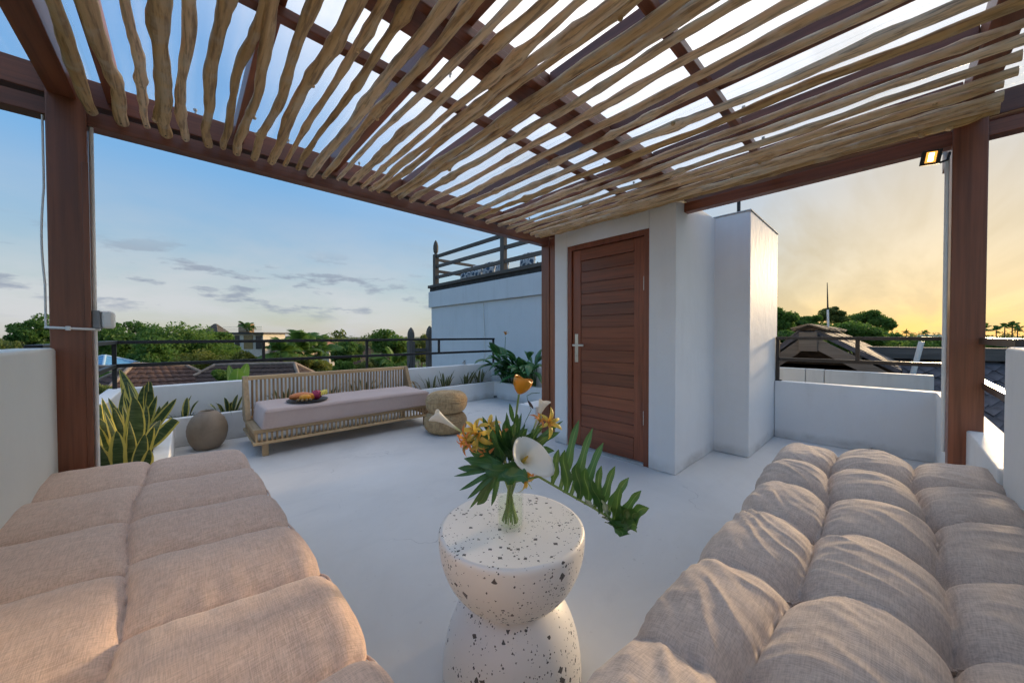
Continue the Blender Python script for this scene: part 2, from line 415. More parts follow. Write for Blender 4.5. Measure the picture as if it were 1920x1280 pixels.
def m_sheet():
    n = NT('clear_corrugated_sheet'); n.t.nodes.remove(n.p)
    tr = n.n('ShaderNodeBsdfTransparent'); tr.inputs[0].default_value = (0.955, 0.975, 0.98, 1)
    gl = n.n('ShaderNodeBsdfGlossy'); gl.inputs['Roughness'].default_value = 0.15
    tl = n.n('ShaderNodeBsdfTranslucent'); tl.inputs[0].default_value = (0.9, 0.92, 0.92, 1)
    df = n.noise(n.vec((14, 0.8, 1)), 1.0, 4, 0.6)
    m1 = n.n('ShaderNodeMixShader'); n.l(n.ramp(df, ((0.40, 0.01), (0.75, 0.14))), m1.inputs[0]); n.l(tr.outputs[0], m1.inputs[1]); n.l(tl.outputs[0], m1.inputs[2])
    m2 = n.n('ShaderNodeMixShader'); m2.inputs[0].default_value = 0.035; n.l(m1.outputs[0], m2.inputs[1]); n.l(gl.outputs[0], m2.inputs[2])
    n.l(m2.outputs[0], n.out.inputs[0]); return n.m
SHEET = m_sheet()
BLACK = m_plain('black_painted_steel', (0.010, 0.010, 0.011), 0.5, 0.3, 12)
BRONZE = m_plain('brown_painted_steel', (0.035, 0.026, 0.020), 0.32, 0.3, 12)
STEEL = m_plain('brushed_steel', (0.62, 0.60, 0.57), 0.28, 0.08, 60, 0.0, 1.0)
SOIL = m_plain('dark_soil', (0.045, 0.032, 0.022), 0.95, 0.5, 30, 0.8)
WHITEP = m_plain('white_plastic', (0.72, 0.72, 0.69), 0.4, 0.05)
GREYP = m_plain('grey_plastic', (0.22, 0.23, 0.24), 0.4, 0.08)
GREYWOOD_X = m_wood('weathered_timber_x', (0.075, 0.066, 0.058), (0.17, 0.15, 0.13), 0, 0.8, 1.2, 0.6, True)
GREYWOOD_Y = m_wood('weathered_timber_y', (0.075, 0.066, 0.058), (0.17, 0.15, 0.13), 1, 0.8, 1.2, 0.6, True)
GREYWOOD_Z = m_wood('weathered_timber_z', (0.085, 0.075, 0.065), (0.19, 0.165, 0.14), 2, 0.8, 1.2, 0.6, True)

# ================================================================== terrain and terrace floor
GZ = -6.6
def m_ground():
    n = NT('earth_and_grass'); v = n.vec(); a = n.noise(v, 0.09, 6, 0.6); b = n.noise(v, 1.6, 5, 0.65)
    c = n.mix(n.ramp(a, ((0.38, 0.0), (0.62, 1.0))), (0.045, 0.075, 0.022), (0.12, 0.10, 0.06))
    c = n.mix(n.math('MULTIPLY', b, 0.5), c, (0.03, 0.055, 0.015)); n.set(Base_Color=c, Roughness=0.95); return n.m
g = MB(); S = 4000
g.add([(-S, -S, GZ), (S, -S, GZ), (S, S, GZ), (-S, S, GZ)], [(0, 1, 2, 3)])
obj('ground', g, m_ground(), kind='structure')
obj('terrace_floor', MB().box((-0.62, -0.46, GZ), (5.06, 5.56, 0.0)), FLOOR, kind='structure')

# ================================================================== parapets and planters
def wall(name, label, mb, mat, bev=0.012):
    return obj(name, mb, mat, bev=bev, label=label, cat='wall')
wall('high_parapet_wall', 'warm white shoulder-high parapet wall behind the pink mattress, ending at the left post',
     MB().box((-0.57, -0.60, 0), (-0.445, 2.695, 1.10)), WARMW, 0.015)
wall('high_parapet_wall', 'tall white parapet wall at the far right edge, behind the grey tufted mattress',
     MB().box((-0.44, -0.42, 0), (2.28, -0.297, 1.105)), WHITE, 0.015)
wall('low_parapet_wall', 'low white parapet wall round the right corner, below the brown railing, its top sunlit',
     MB().prism([(2.285, -0.415), (5.02, -0.415), (5.02, 0.89), (4.90, 0.89), (4.90, -0.285), (2.285, -0.285)], 0, 0.637), WHITE, 0.008)
wall('low_parapet_wall', 'low white parapet wall behind the planters, carrying the black railing along the back',
     MB().prism([(-0.59, 2.81), (-0.47, 2.81), (-0.47, 5.40), (4.47, 5.40), (4.47, 2.70), (4.60, 2.70), (4.60, 5.52), (-0.59, 5.52)], 0, 0.615), WHITE, 0.012)
wall('planter_wall', 'knee-high white planter wall running behind the wooden bench and turning both corners',
     MB().prism([(-0.185, 2.85), (-0.085, 2.85), (-0.085, 5.05), (4.24, 5.05), (4.24, 3.02), (4.32, 3.02), (4.32, 5.13), (-0.185, 5.13)], 0, 0.302), WHITE, 0.012)
obj('white_plinth', MB().box((3.02, 2.84, 0), (3.36, 3.12, 0.315)), WHITE, bev=0.01, label='small white plinth block on the floor beside the middle pergola post', cat='plinth')
obj('soil', MB().prism([(-0.468, 2.82), (-0.187, 2.82), (-0.187, 5.132), (4.322, 5.132), (4.322, 2.82), (4.468, 2.82), (4.468, 5.398), (-0.468, 5.398)], 0.0, 0.265), SOIL, kind='structure')
# drain holes
def drain(p, d, label):
    t = thing('floor_drain', label, 'drain', p)
    p = Vector(p); d = Vector(d)
    obj('pipe', MB().tube([p, p+d*0.05], 0.020, 14, False), GREYP, t); obj('dark_opening', MB().tube([p+d*0.001, p+d*0.03], 0.016, 12), BLACK, t)
drain((4.885, 0.11, 0.035), (-1, 0, 0), 'small dark drain pipe at the foot of the right low parapet')
drain((4.232, 4.98, 0.03), (-1, 0, 0), 'small dark drain pipe in the far planter corner by the floor')

# ================================================================== stair house with the door
XF, YA, YB = 2.94, 1.195, 2.48
DY0, DY1, DZ = 1.425, 2.312, 2.08
st = thing('stair_house', 'white plastered stair house with a red-brown wooden door, standing on the terrace', 'building', (3.9, 1.7, 0))
obj('wall', MB().prism([(XF, YA), (3.86, YA), (3.86, 0.893), (5.03, 0.893), (5.03, YB), (XF, YB), (XF, DY1), (XF+0.16, DY1), (XF+0.16, DY0), (XF, DY0)], 0, 2.312), WHITE, st, 0.010)
obj('lintel', MB().box((XF+0.001, DY0+0.0005, DZ), (XF+0.159, DY1-0.0005, 2.310)), WHITE, st)
obj('coping', MB().box((3.85, 0.885, 2.313), (5.04, 1.25, 2.322)), OLDW, st)
pin = MB().tube([(3.98, 1.02, 2.31), (3.98, 1.02, 2.46)], 0.016, 8)
obj('roof_pipe', pin, BLACK, st)
fr = MB(); fw = 0.05
fr.box((XF+0.012, DY0, 0.0), (XF+0.11, DY0+fw, DZ)); fr.box((XF+0.012, DY1-fw, 0.0), (XF+0.11, DY1, DZ)); fr.box((XF+0.012, DY0+fw, DZ-fw), (XF+0.11, DY1-fw, DZ))
obj('door_frame', fr, DOORWOOD_Z, st, 0.004)
obj('threshold', MB().box((XF+0.003, DY0+fw, 0.0), (XF+0.12, DY1-fw, 0.022)), OLDW, st)
dl = obj('door', MB().box((XF+0.058, DY0+fw+0.003, 0.026), (XF+0.085, DY1-fw-0.003, DZ-fw-0.003)), DOORWOOD_Z, st)
la, lb = DY0+fw+0.004, DY1-fw-0.004
SW = 0.098
obj('stile', MB().box((XF+0.032, la, 0.026), (XF+0.058, la+SW, DZ-fw-0.004)), DOORWOOD_Z, dl, 0.004)
obj('stile', MB().box((XF+0.032, lb-SW, 0.026), (XF+0.058, lb, DZ-fw-0.004)), DOORWOOD_Z, dl, 0.004)
obj('top_rail', MB().box((XF+0.032, la+SW+0.001, 1.915), (XF+0.058, lb-SW-0.001, DZ-fw-0.004)), DOORWOOD, dl, 0.004)
obj('bottom_rail', MB().box((XF+0.034, la+SW+0.001, 0.026), (XF+0.058, lb-SW-0.001, 0.225)), DOORWOOD, dl, 0.004)
npl = 15; z0, z1 = 0.227, 1.913; ph = (z1-z0)/npl
pm = MB().box((0, la+SW+0.001, 0), (0.018, lb-SW-0.001, ph-0.0028)).mesh('plank'); pm.materials.append(DOORWOOD)
rg = random.Random(5)
for i in range(npl):
    p = obj('plank', pm, None, dl, 0.003, loc=(XF+0.039+rg.uniform(-0.001, 0.001), 0, z0+i*ph))
hd = MB().box((XF+0.027, lb-0.068, 0.88), (XF+0.032, lb-0.028, 1.17))
hp = obj('handle_plate', hd, STEEL, dl, 0.004)
obj('lever_handle', MB().tube([(XF+0.028, lb-0.048, 1.055), (XF-0.012, lb-0.048, 1.055)], 0.009, 10).bar((XF-0.016, lb-0.030, 1.055), (XF-0.016, lb-0.165, 1.055), 0.012, 0.020), STEEL, dl, 0.003)
obj('key_cylinder', MB().tube([(XF+0.030, lb-0.048, 0.945), (XF+0.018, lb-0.048, 0.945)], 0.009, 12), STEEL, dl)
for z in (0.36, 1.55):
    obj('hinge', MB().box((XF+0.020, la-0.012, z), (XF+0.031, la+0.004, z+0.125)), STEEL, dl, 0.003)

# ================================================================== pergola
pg = thing('pergola', 'open pergola of red-brown posts and beams, ceiling of crooked peeled branches under clear corrugated sheets', 'pergola', (1.3, 1.2, 0))
PW = 0.125
for x, y in ((-0.462, 2.68), (3.08, 2.68), (3.08, -0.342), (-0.462, -0.342)):
    ztop = 2.345 if x < 0 and y > 0 else 2.42
    po = obj('post', MB().box((x, y, 0), (x+PW, y+PW-0.005, ztop)), REDWOOD, pg, 0.006)
    if x < 0 and y > 0:
        obj('corner_trim', MB().box((x+PW-0.018, y-0.006, 0.45), (x+PW+0.004, y-0.001, 2.0)), REDWOOD, po, 0.003)
    if x > 0 and y > 0:
        obj('edge_board', MB().box((x+0.01, y-0.075, 0), (x+PW-0.02, y-0.004, 2.19)), REDWOOD, po, 0.004)
# double beams: lower and upper with a dark joint between
def beam(name, lo, hi, mat): obj(name, MB().box(lo, hi), mat, pg, 0.005)
beam('beam', (-1.05, 2.697, 2.190), (3.25, 2.785, 2.268), REDWOOD_X); beam('beam', (-1.05, 2.692, 2.290), (3.25, 2.780, 2.415), REDWOOD_X)
beam('beam', (3.102, -1.0, 2.192), (3.182, 2.690, 2.268), REDWOOD_Y); beam('beam', (3.098, -1.0, 2.290), (3.178, 2.688, 2.413), REDWOOD_Y)
beam('beam', (-1.05, -0.325, 2.290), (3.09, -0.240, 2.414), REDWOOD_X); beam('beam', (3.19, -0.325, 2.290), (3.95, -0.240, 2.414), REDWOOD_X)
beam('beam', (-0.455, -1.0, 2.292), (-0.365, 2.688, 2.425), REDWOOD_Y)
beam('ridge_beam', (-0.36, 1.13, 2.318), (3.096, 1.29, 2.412), REDWOOD_X)
RAF = (-0.27, 0.225, 0.76, 1.30, 1.84, 2.38, 2.86)
for x in RAF:
    beam('rafter', (x, -0.238, 2.322), (x+0.055, 1.128, 2.416), REDWOOD_Y); beam('rafter', (x, 1.292, 2.322), (x+0.055, 2.690, 2.416), REDWOOD_Y)
for y in (0.56, 1.085, 1.47):
    beam('batten', (-0.36, y, 2.276), (3.094, y+0.042, 2.317), REDWOOD_X)
# the peeled branches, each its own
PX = [-.315, -.217, -.129, -.056, .019, .114, .178, .241, .326, .413, .484, .558, .635, .716, .801, .883, .971, 1.029, 1.089, 1.199, 1.258, 1.36,
      1.491, 1.60, 1.74, 1.88, 2.01, 2.15, 2.29, 2.42, 2.54, 2.66, 2.755, 2.835, 2.905]
RADS = {0: .026, 1: .032, 2: .020, 3: .031, 4: .024, 5: .026, 6: .018, 7: .025, 8: .024, 9: .026, 10: .018, 11: .019, 12: .026, 13: .022, 14: .017, 15: .024, 16: .019, 17: .026}
NAIL = MB().ball((0, 0, 0), (0.004, 0.004, 0.002), 8, 4).mesh('nail'); NAIL.materials.append(BLACK)
def make_pole(i, x):
    r = random.Random(100+i); Lg = 2.66+0.335+r.uniform(-0.02, 0.03); y1 = 2.655+r.uniform(-0.012, 0.012)
    rad = RADS[i]*0.84 if i in RADS else r.uniform(0.0155, 0.0215); n = 64; mb = MB(); pts = []; rr = []
    nxt = PX[i+1]-x if i+1 < len(PX) else 0.08; prv = x-PX[i-1] if i else 0.09
    amp = min(0.014, 0.20*min(nxt, prv)) if i > 9 else 0.022
    ph = [r.uniform(0, 6.28) for _ in range(6)]; fr_ = [r.uniform(0.6, 1.3), r.uniform(1.8, 3.4), r.uniform(6, 9)]
    kn = [(r.uniform(0.03, 0.97), r.uniform(0.002, 0.008), r.uniform(0.006, 0.018), r.uniform(0, 6.28)) for _ in range(r.randint(4, 8))]
    kink = [(r.uniform(0.1, 0.9), r.uniform(-1, 1)*amp*0.9, r.uniform(0.02, 0.06)) for _ in range(2)]
    drift = r.uniform(-0.18, 0.18)*min(nxt, prv)
    zc = 2.274-rad-0.004
    for k in range(n+1):
        t = k/n
        env = min(1, t/0.06)
        dx = amp*(0.55*math.sin(fr_[0]*6.28*t+ph[0])+0.35*math.sin(fr_[1]*6.28*t+ph[1])+0.09*math.sin(fr_[2]*6.28*t+ph[2]))*env
        for kt, ka, kw in kink: dx += ka*math.tanh((t-kt)/kw)*0.5*env
        dx += drift*t
        dz = -abs(0.007*math.sin(fr_[1]*5*t+ph[3]))
        q = rad*(1.0+0.10*math.sin(fr_[1]*9*t+ph[4])+0.06*math.sin(fr_[2]*13*t+ph[5]))*(0.86+0.24*t if i % 3 else 1.08-0.2*t)
        for kt, ka, kw, kp in kn: q += ka*math.exp(-((t-kt)/kw)**2)
        pts.append((dx, -t*Lg, dz)); rr.append(q)
    mb.tube([(pts[0][0], 0.004, 0)]+pts, [rr[0]*0.84]+rr, 14)
    nv = []
    for (vx, vy, vz) in mb.v:
        kk = min(n, max(0, int(-vy/Lg*n))); cx, cz = pts[kk][0], pts[kk][2]; ox, oz = vx-cx, vz-cz
        f_ = 1+0.13*mnoise.noise((math.atan2(oz, ox)*0.9+i*7, vy*9, i*3.1))+0.10*mnoise.noise((math.atan2(oz, ox)*2.2, vy*2.2, i*5.3+9))
        nv.append((cx+ox*f_, vy, cz+oz*f_))
    mb.v = nv
    o = obj('branch', mb, POLE, pg, loc=(x, y1, zc))
    obj('nail', NAIL, None, o, loc=(pts[1][0], -0.035, pts[1][2]-rr[1]*1.06))
    for (kt, ka, kw, kp) in kn[:2]:
        if ka > 0.005:
            k = int(kt*n); c = Vector(pts[k]); d = Vector((math.cos(kp), 0.4, -abs(math.sin(kp)))).normalized()
            mb2 = MB().tube([c, c+d*(rr[k]+0.004), c+d*(rr[k]+0.010)], [rr[k]*0.5, rr[k]*0.42, rr[k]*0.28], 8)
            obj('knot', mb2, POLE, o)
for i, x in enumerate(PX): make_pole(i, x)
# corrugated clear sheets
sx = np.arange(-1.05, 2.9, 0.715)
for a in sx:
    n = 82; xs = np.linspace(a-0.01, a+0.735, n); ys = (-1.05, 0.2, 1.4, 2.3, 3.05); off = 0.0025 if int(round((a+1.05)/0.715)) % 2 else 0
    V = [(x, y, 2.434+off+0.009*math.sin(x*2*math.pi/0.076)) for y in ys for x in xs]
    Q = [(j*n+i, j*n+i+1, (j+1)*n+i+1, (j+1)*n+i) for j in range(len(ys)-1) for i in range(n-1)]
    obj('roof_sheet', np_mesh('roof_sheet', V, Q, True), SHEET, pg)
scr = MB().tube([(0, 0, 0), (0, 0, 0.022)], 0.004, 6).tube([(0, 0, 0.016), (0, 0, 0.026)], 0.009, 8).mesh('screw'); scr.materials.append(GREYP)
for y in (2.72, 1.49, 0.58, -0.28):
    for x in np.arange(-0.85, 3.2, 0.456): obj('screw', scr, None, pg, loc=(x, y, 2.425))

# things fixed to the posts
t = thing('wall_sensor', 'grey and white plastic sensor box fixed to the side of the left post', 'sensor', (-0.30, 2.73, 1.19))  # plain sensor box, gives no light
obj('housing', MB().box((-0.335, 2.69, 1.192), (-0.305, 2.78, 1.283)), GREYP, t, 0.006)
obj('cover', MB().box((-0.3049, 2.692, 1.194), (-0.262, 2.778, 1.281)), WHITEP, t, 0.014, 3)
t = thing('cable_tie', 'white plastic tie strapped round the left post', 'cable tie', (-0.4, 2.67, 1.19))
zt = 1.192; m_ = MB()
m_.tube([(-0.475, 2.80, zt+0.006), (-0.470, 2.672, zt+0.004), (-0.4, 2.668, zt), (-0.326, 2.672, zt-0.004), (-0.322, 2.80, zt-0.004)], 0.006, 8)
obj('strap', m_, WHITEP, t); obj('buckle', MB().box((-0.412, 2.658, zt-0.010), (-0.395, 2.667, zt+0.010)), WHITEP, t, 0.003)
obj('conduit', MB().tube([(-0.327, 2.715, 0.05), (-0.327, 2.715, 1.0), (-0.327, 2.715, 2.19)], 0.0085, 10), WHITEP, label='thin pale conduit running up the side of the left post', cat='conduit')
pts = [(-0.473, 2.69, z) for z in np.linspace(1.19, 1.40, 4)]+[(-0.473-0.007*math.sin((z-1.4)/0.4*math.pi), 2.69, z) for z in np.linspace(1.45, 1.8, 8)]+[(-0.470, 2.69, z) for z in (1.85, 2.0, 2.18)]
obj('cable', MB().tube(pts, 0.004, 8), WHITEP, label='thin grey cable hanging down the outer side of the left post', cat='cable')
obj('conduit', MB().tube([(3.10, -0.206, 0.5), (3.10, -0.206, 1.9), (3.10, -0.206, 2.13), (3.11, -0.200, 2.16), (3.14, -0.195, 2.17)], 0.009, 10), WHITEP, label='pale conduit running up the side of the right post to the lit lamp', cat='conduit')

t = thing('flood_lamp', 'small square flood lamp glowing warm orange beside the top of the right post', 'lamp', (3.07, -0.15, 2.13))
LM = Matrix.Translation((3.045, -0.145, 2.135)) @ Matrix.Rotation(R(-12), 4, 'Y') @ Matrix.Rotation(R(8), 4, 'X')
def xf(mb, M):
    mb.v = [tuple(M @ Vector(p)) for p in mb.v]; return mb
obj('housing', xf(MB().box((-0.006, -0.038, -0.038), (0.03, 0.038, 0.038)), LM), BLACK, t, 0.004)
LG = NT('lamp_glow'); LG.set(Base_Color=(0.2, 0.1, 0.02), Emission_Color=(1.0, 0.42, 0.07), Emission_Strength=0.35)
LH = NT('lamp_led'); LH.set(Base_Color=(0.8, 0.6, 0.3), Emission_Color=(1.0, 0.70, 0.28), Emission_Strength=7.0)
obj('glass', xf(MB().box((-0.0085, -0.020, -0.028), (-0.0065, 0.020, 0.028)), LM), LG.m, t)
obj('led_panel', xf(MB().box((-0.011, -0.009, -0.021), (-0.009, 0.009, 0.021)), LM), LH.m, t)
obj('bracket', MB().tube([(3.06, -0.18, 2.10), (3.075, -0.205, 2.11), (3.08, -0.214, 2.15)], 0.006, 8), BLACK, t)

# ================================================================== railings
def rail_run(t, a, b, z, mat, w=0.032, h=0.030):
    obj('rail', MB().bar((*a, z), (*b, z), w, h), mat, t, 0.003)
t = thing('railing', 'black steel railing with two rails along the back and left parapets', 'railing', (2.0, 5.46, 0.6))
ZT, ZL = 1.095, 0.852
rail_run(t, (-0.548, 5.46), (4.582, 5.46), ZT, BLACK, 0.055, 0.036); rail_run(t, (-0.516, 5.46), (4.55, 5.46), ZL, BLACK, 0.036, 0.038)
rail_run(t, (-0.532, 2.81), (-0.532, 5.437), ZT, BLACK, 0.055, 0.036); rail_run(t, (-0.532, 2.81), (-0.532, 5.43), ZL, BLACK, 0.036, 0.038)
pm = MB().box((-0.016, -0.016, 0), (0.016, 0.016, 1)).mesh('post'); pm.materials.append(BLACK)
for x, y, za in ((-0.532, 5.46, 0.605), (-0.532, 3.62, 0.605), (0.74, 5.46, ZL+0.0155), (2.045, 5.46, 0.605), (3.308, 5.46, ZL+0.0155), (4.567, 5.46, 0.605)):
    obj('post', pm, None, t, loc=(x, y, za), scale=(1.0, 1.0, ZT-0.0102-za))
t = thing('railing', 'brown steel railing on the right low parapet, its rails edged by sunset light', 'railing', (4.96, 0.2, 0.63))
ZT, ZL = 1.118, 0.882
rail_run(t, (4.96, 0.888), (4.96, -0.372), ZT, BRONZE, 0.06, 0.034); rail_run(t, (4.96, 0.872), (4.96, -0.335), ZL, BRONZE, 0.036, 0.036)
rail_run(t, (2.282, -0.35), (4.934, -0.35), ZT, BRONZE, 0.06, 0.034); rail_run(t, (2.282, -0.35), (4.944, -0.35), ZL, BRONZE, 0.036, 0.036)
for x, y, za in ((4.96, 0.872, 0.63), (4.96, 0.222, ZL+0.0155), (4.96, -0.35, 0.63), (3.62, -0.35, ZL+0.0155)):
    obj('post', MB().box((x-0.018, y-0.016, za), (x+0.018, y+0.016, ZT-0.013)), BRONZE, t)
obj('foot_plate', MB().box((4.93, 0.835, 0.6375), (4.99, 0.889, 0.650)), BRONZE, t)
t = thing('garden_tap', 'small metal tap on top of the back parapet', 'tap', (3.85, 5.44, 0.615))
obj('body', MB().tube([(3.85, 5.44, 0.612), (3.85, 5.44, 0.668)], 0.016, 10).tube([(3.85, 5.44, 0.655), (3.79, 5.40, 0.668), (3.765, 5.385, 0.655)], 0.011, 8), STEEL, t)
obj('handle', MB().tube([(3.85, 5.44, 0.668), (3.85, 5.44, 0.69)], 0.008, 8).bar((3.82, 5.44, 0.694), (3.88, 5.44, 0.694), 0.012, 0.008), GREYP, t)
# ================================================================== mattresses
PINK = m_fabric('pink_linen', (0.66, 0.46, 0.355), (0.72, 0.525, 0.42), (0.79, 0.61, 0.50))
TAUPE = m_fabric('taupe_linen', (0.56, 0.45, 0.38), (0.63, 0.52, 0.445), (0.71, 0.60, 0.525))
BENCHFAB = m_fabric('dusty_pink_canvas', (0.57, 0.435, 0.39), (0.61, 0.475, 0.43), (0.65, 0.51, 0.46), 1200)
def rr_profile(w, h, r, n_top, n_arc, n_side):
    """half outline of a rounded slab: up the left side, over the top, down the right; returns (x, z, nx, nz)"""
    P = []
    for i in range(n_side): P.append((0, (h-r)*i/n_side, -1, 0))
    for i in range(n_arc+1):
        a = math.pi-math.pi/2*i/n_arc; P.append((r+r*math.cos(a), h-r+r*math.sin(a), math.cos(a), math.sin(a)))
    for i in range(1, n_top): P.append((r+(w-2*r)*i/n_top, h, 0, 1))
    for i in range(n_arc+1):
        a = math.pi/2-math.pi/2*i/n_arc; P.append((w-r+r*math.cos(a), h-r+r*math.sin(a), math.cos(a), math.sin(a)))
    for i in range(1, n_side+1): P.append((w, (h-r)*(1-i/n_side), 1, 0))
    return P
def pillow(t, p=2.6, q=0.55): return max(0.0, 1-abs(t)**p)**q
def nz(x, y, z=0.0): return mnoise.noise((x, y, z))
def mattress(name, mat, length, w, h, disp, place, parent, step=0.0085, r=0.06, er=0.07):
    P = rr_profile(w, h, r, int((w-2*r)/step), 9, 10); m = len(P); ns = int(length/step); V = []
    for j in range(ns+1):
        s = length*j/ns
        e = 1.0
        d_end = min(s, length-s)
        if d_end < er: e = max(0.0, 1-(1-d_end/er)**2)**0.5
        for (x, z, nx, nz_) in P:
            d = disp(s, x/w, z/h)*(0.35+0.65*e)
            zz = z*(0.12+0.88*e) if z > 0 else 0
            V.append(place(s, x+nx*d*(0.6 if abs(nx) > 0.5 else 1.0), zz+nz_*d))
    Q = [(j*m+i, (j+1)*m+i, (j+1)*m+i+1, j*m+i+1) for j in range(ns) for i in range(m-1)]
    me = np_mesh(name, V, Q, True)
    # closing ends
    o = obj(name, me, mat, parent)
    return o
# ---- pink mattress on the left: two columns of deep channels
def left_disp_factory():
    seamR = [0.0, 0.40, 0.79, 1.13, 1.48, 1.80, 2.16, 2.52, 2.90]
    seamL = [0.0, 0.41, 0.80, 1.19, 1.60, 1.98, 2.36, 2.72, 2.90]
    def disp(s, t, zf):
        tc = 0.465+0.02*math.sin(s*5+1)+0.008*nz(s*9, 3.3)
        right = t > tc
        S = seamR if right else seamL
        sh = s-0.13*(t-tc)+(0.018*nz(t*3, s*2, 7)) if right else s+0.03+0.10*(tc-t)*0.6+0.015*nz(t*3, s*2, 9)
        sh = max(0.0, min(2.8999, sh))
        k = 0
        while k < len(S)-2 and sh > S[k+1]: k += 1
        l = (sh-S[k])/(S[k+1]-S[k])*2-1
        # cushions slump: crest nearer the camera side
        pl = pillow(l, 2.6, 0.42)*(0.93-0.07*l)
        u = (t-tc)/(1-tc)*2-1 if right else t/tc*2-1
        pu = pillow(u, 6.0, 0.45) if (right and u < 0) or (not right and u > 0) else 1.0
        d = 0.056*pl*(0.22+0.78*pu)
        edge = (1-pl)*1.0
        d += 0.0055*nz(sh*7, t*2.6, 2+k)*pl + 0.006*edge*nz(sh*3+k*9, t*26, 5) + 0.0035*(1-pu)*nz(sh*36, t*5, 4)
        d += 0.0018*nz(sh*22, t*14, 1)
        if right and t > 0.93 and 0.60 < zf < 0.97: d += 0.004*math.sin(zf*30)
        return d-0.038
    return disp
ml = thing('daybed_mattress', 'pink-beige linen mattress of plump stitched channels on the left, filling the bench along the wall', 'mattress', (-0.1, 1.2, 0.27))
LW = 0.735
def place_left(s, x, z):
    y = 2.60-s; f = x/LW
    xl = -0.475; xr = 0.222+0.055*min(1, s/1.6)
    return (xl+(xr-xl)*f, y+0.06*(1-f)*math.exp(-s*3), 0.275+z)
mattress('cover', PINK, 2.90, LW, 0.245, left_disp_factory(), place_left, ml, 0.0058, 0.045)
# piping along the outer edge
pp = []
for j in range(170):
    s = 0.06+2.8*j/169; pp.append(Vector(place_left(s, LW-0.004+0.004*math.sin(s*17), 0.205+0.016*math.sin(s*16.5+0.4)+0.004*math.sin(s*41))))
obj('piping', MB().tube(pp, 0.0032, 6), PINK, ml)
obj('bench_platform', MB().box((-0.44, -0.29, 0.0), (0.215, 2.60, 0.272)), WHITE, bev=0.015, label='white built-in bench base under the pink mattress on the left', cat='bench')
# ---- grey-taupe tufted mattress on the right
def right_disp_factory():
    rows = [0.0, 0.30, 0.66, 1.0]       # across: t=0 at the front edge (left in view), 1 at the wall
    xs = [0.0, 0.37, 0.74, 1.07, 1.42, 1.80, 2.2, 2.5]
    ties = [(a, b) for a in xs[1:-1] for b in rows[1:3]]
    W = 0.71
    def disp(s, t, zf):
        k = 0
        t = t+0.045*nz(s*2.6, 4.4, 2.2)*math.sin(math.pi*min(1, max(0, t)))+0.012*nz(s*9, t*2, 8)
        while k < 2 and t > rows[k+1]: k += 1
        wob = 0.045*nz(s*2.2, t*2.4, 11)+0.014*nz(s*6, t*6, 17)
        ss = s+wob+0.05*(t-0.5)
        j = 0; ss_c = max(0.0, min(2.499, ss))
        while j < len(xs)-2 and ss_c > xs[j+1]: j += 1
        l = (ss_c-xs[j])/(xs[j+1]-xs[j])*2-1
        u = (t-rows[k])/(rows[k+1]-rows[k])*2-1
        pl = pillow(l, 2.2, 0.45)
        inner = (k == 1) or (k == 0 and u > 0) or (k == 2 and u < 0)
        pu = pillow(u, 2.4, 0.42) if inner else 1.0
        d = 0.086*(0.56+0.44*pl)*(0.10+0.90*pu)*(1+0.22*nz(s*2.3, t*3, 71))
        tu = 0.0
        for a, b in ties:
            q = ((s-a)**2+((t-b)*W)**2)
            if q < 0.04: tu += math.exp(-q/0.0022)
        d -= 0.035*tu
        # long folds pulled between the ties, running across the mattress
        c = s*1.0+(0.9*(rows[1]-t)**2*3.0 if k == 0 else 0.30*(t-rows[k])*(1 if k == 1 else -1)*math.sin(s*3.1+k))+0.11*nz(s*3, t*3, 3)
        fold = 0.8*nz(c*9, t*3.2, 20+k)+1.3*max(0, 1-3.2*abs(nz(c*11, t*2.6, 31+k)))**1.6*(0.5+nz(s*4, t*5, 51))+0.35*nz(c*30, t*6, 61)-0.25
        amp = 0.0125 if k == 0 else 0.010
        d += amp*fold*(1.15-0.55*pl)*(0.5+0.5*pu)
        near = 1-pu if inner else 0
        d += 0.006*near*nz(s*46, t*6, 8) + 0.0018*nz(s*30, t*20, 2)
        return d-0.056
    return disp
mr = thing('daybed_mattress', 'grey-taupe linen mattress with tied tufts and wrinkled puffs on the right', 'mattress', (1.4, 0.05, 0.27))
RW = 0.71
def place_right(s, x, z):
    f = x/RW; X = 2.50-s+0.07*f*math.exp(-s*2.5)
    y0 = 0.405-0.045*min(1, s/0.9)
    return (X, y0-f*(y0+0.320), 0.275+z*(1+0.06*f))
# front edge is t=0: mirrored so that faces point outwards
def mattress_r():
    step = 0.0062; length = 2.42; w = RW; h = 0.275; r = 0.075; er = 0.085; disp = right_disp_factory()
    P = rr_profile(w, h, r, int((w-2*r)/step), 10, 12); m = len(P); ns = int(length/step); V = []
    for j in range(ns+1):
        s = length*j/ns; e = 1.0; de = min(s, length-s)
        if de < er: e = max(0.0, 1-(1-de/er)**2)**0.5
        for (x, z, nx, nz_) in P:
            d = disp(s, x/w, z/h)*(0.35+0.65*e); zz = z*(0.12+0.88*e)
            V.append(place_right(s, x+nx*d*0.8, zz+nz_*d))
    Q = [(j*m+i, j*m+i+1, (j+1)*m+i+1, (j+1)*m+i) for j in range(ns) for i in range(m-1)]
    obj('cover', np_mesh('cover', V, Q, True), TAUPE, mr)
mattress_r()
def place_tie(a, b): return Vector(place_right(a, b*RW, 0.275-0.050-0.012))
rg = random.Random(8)
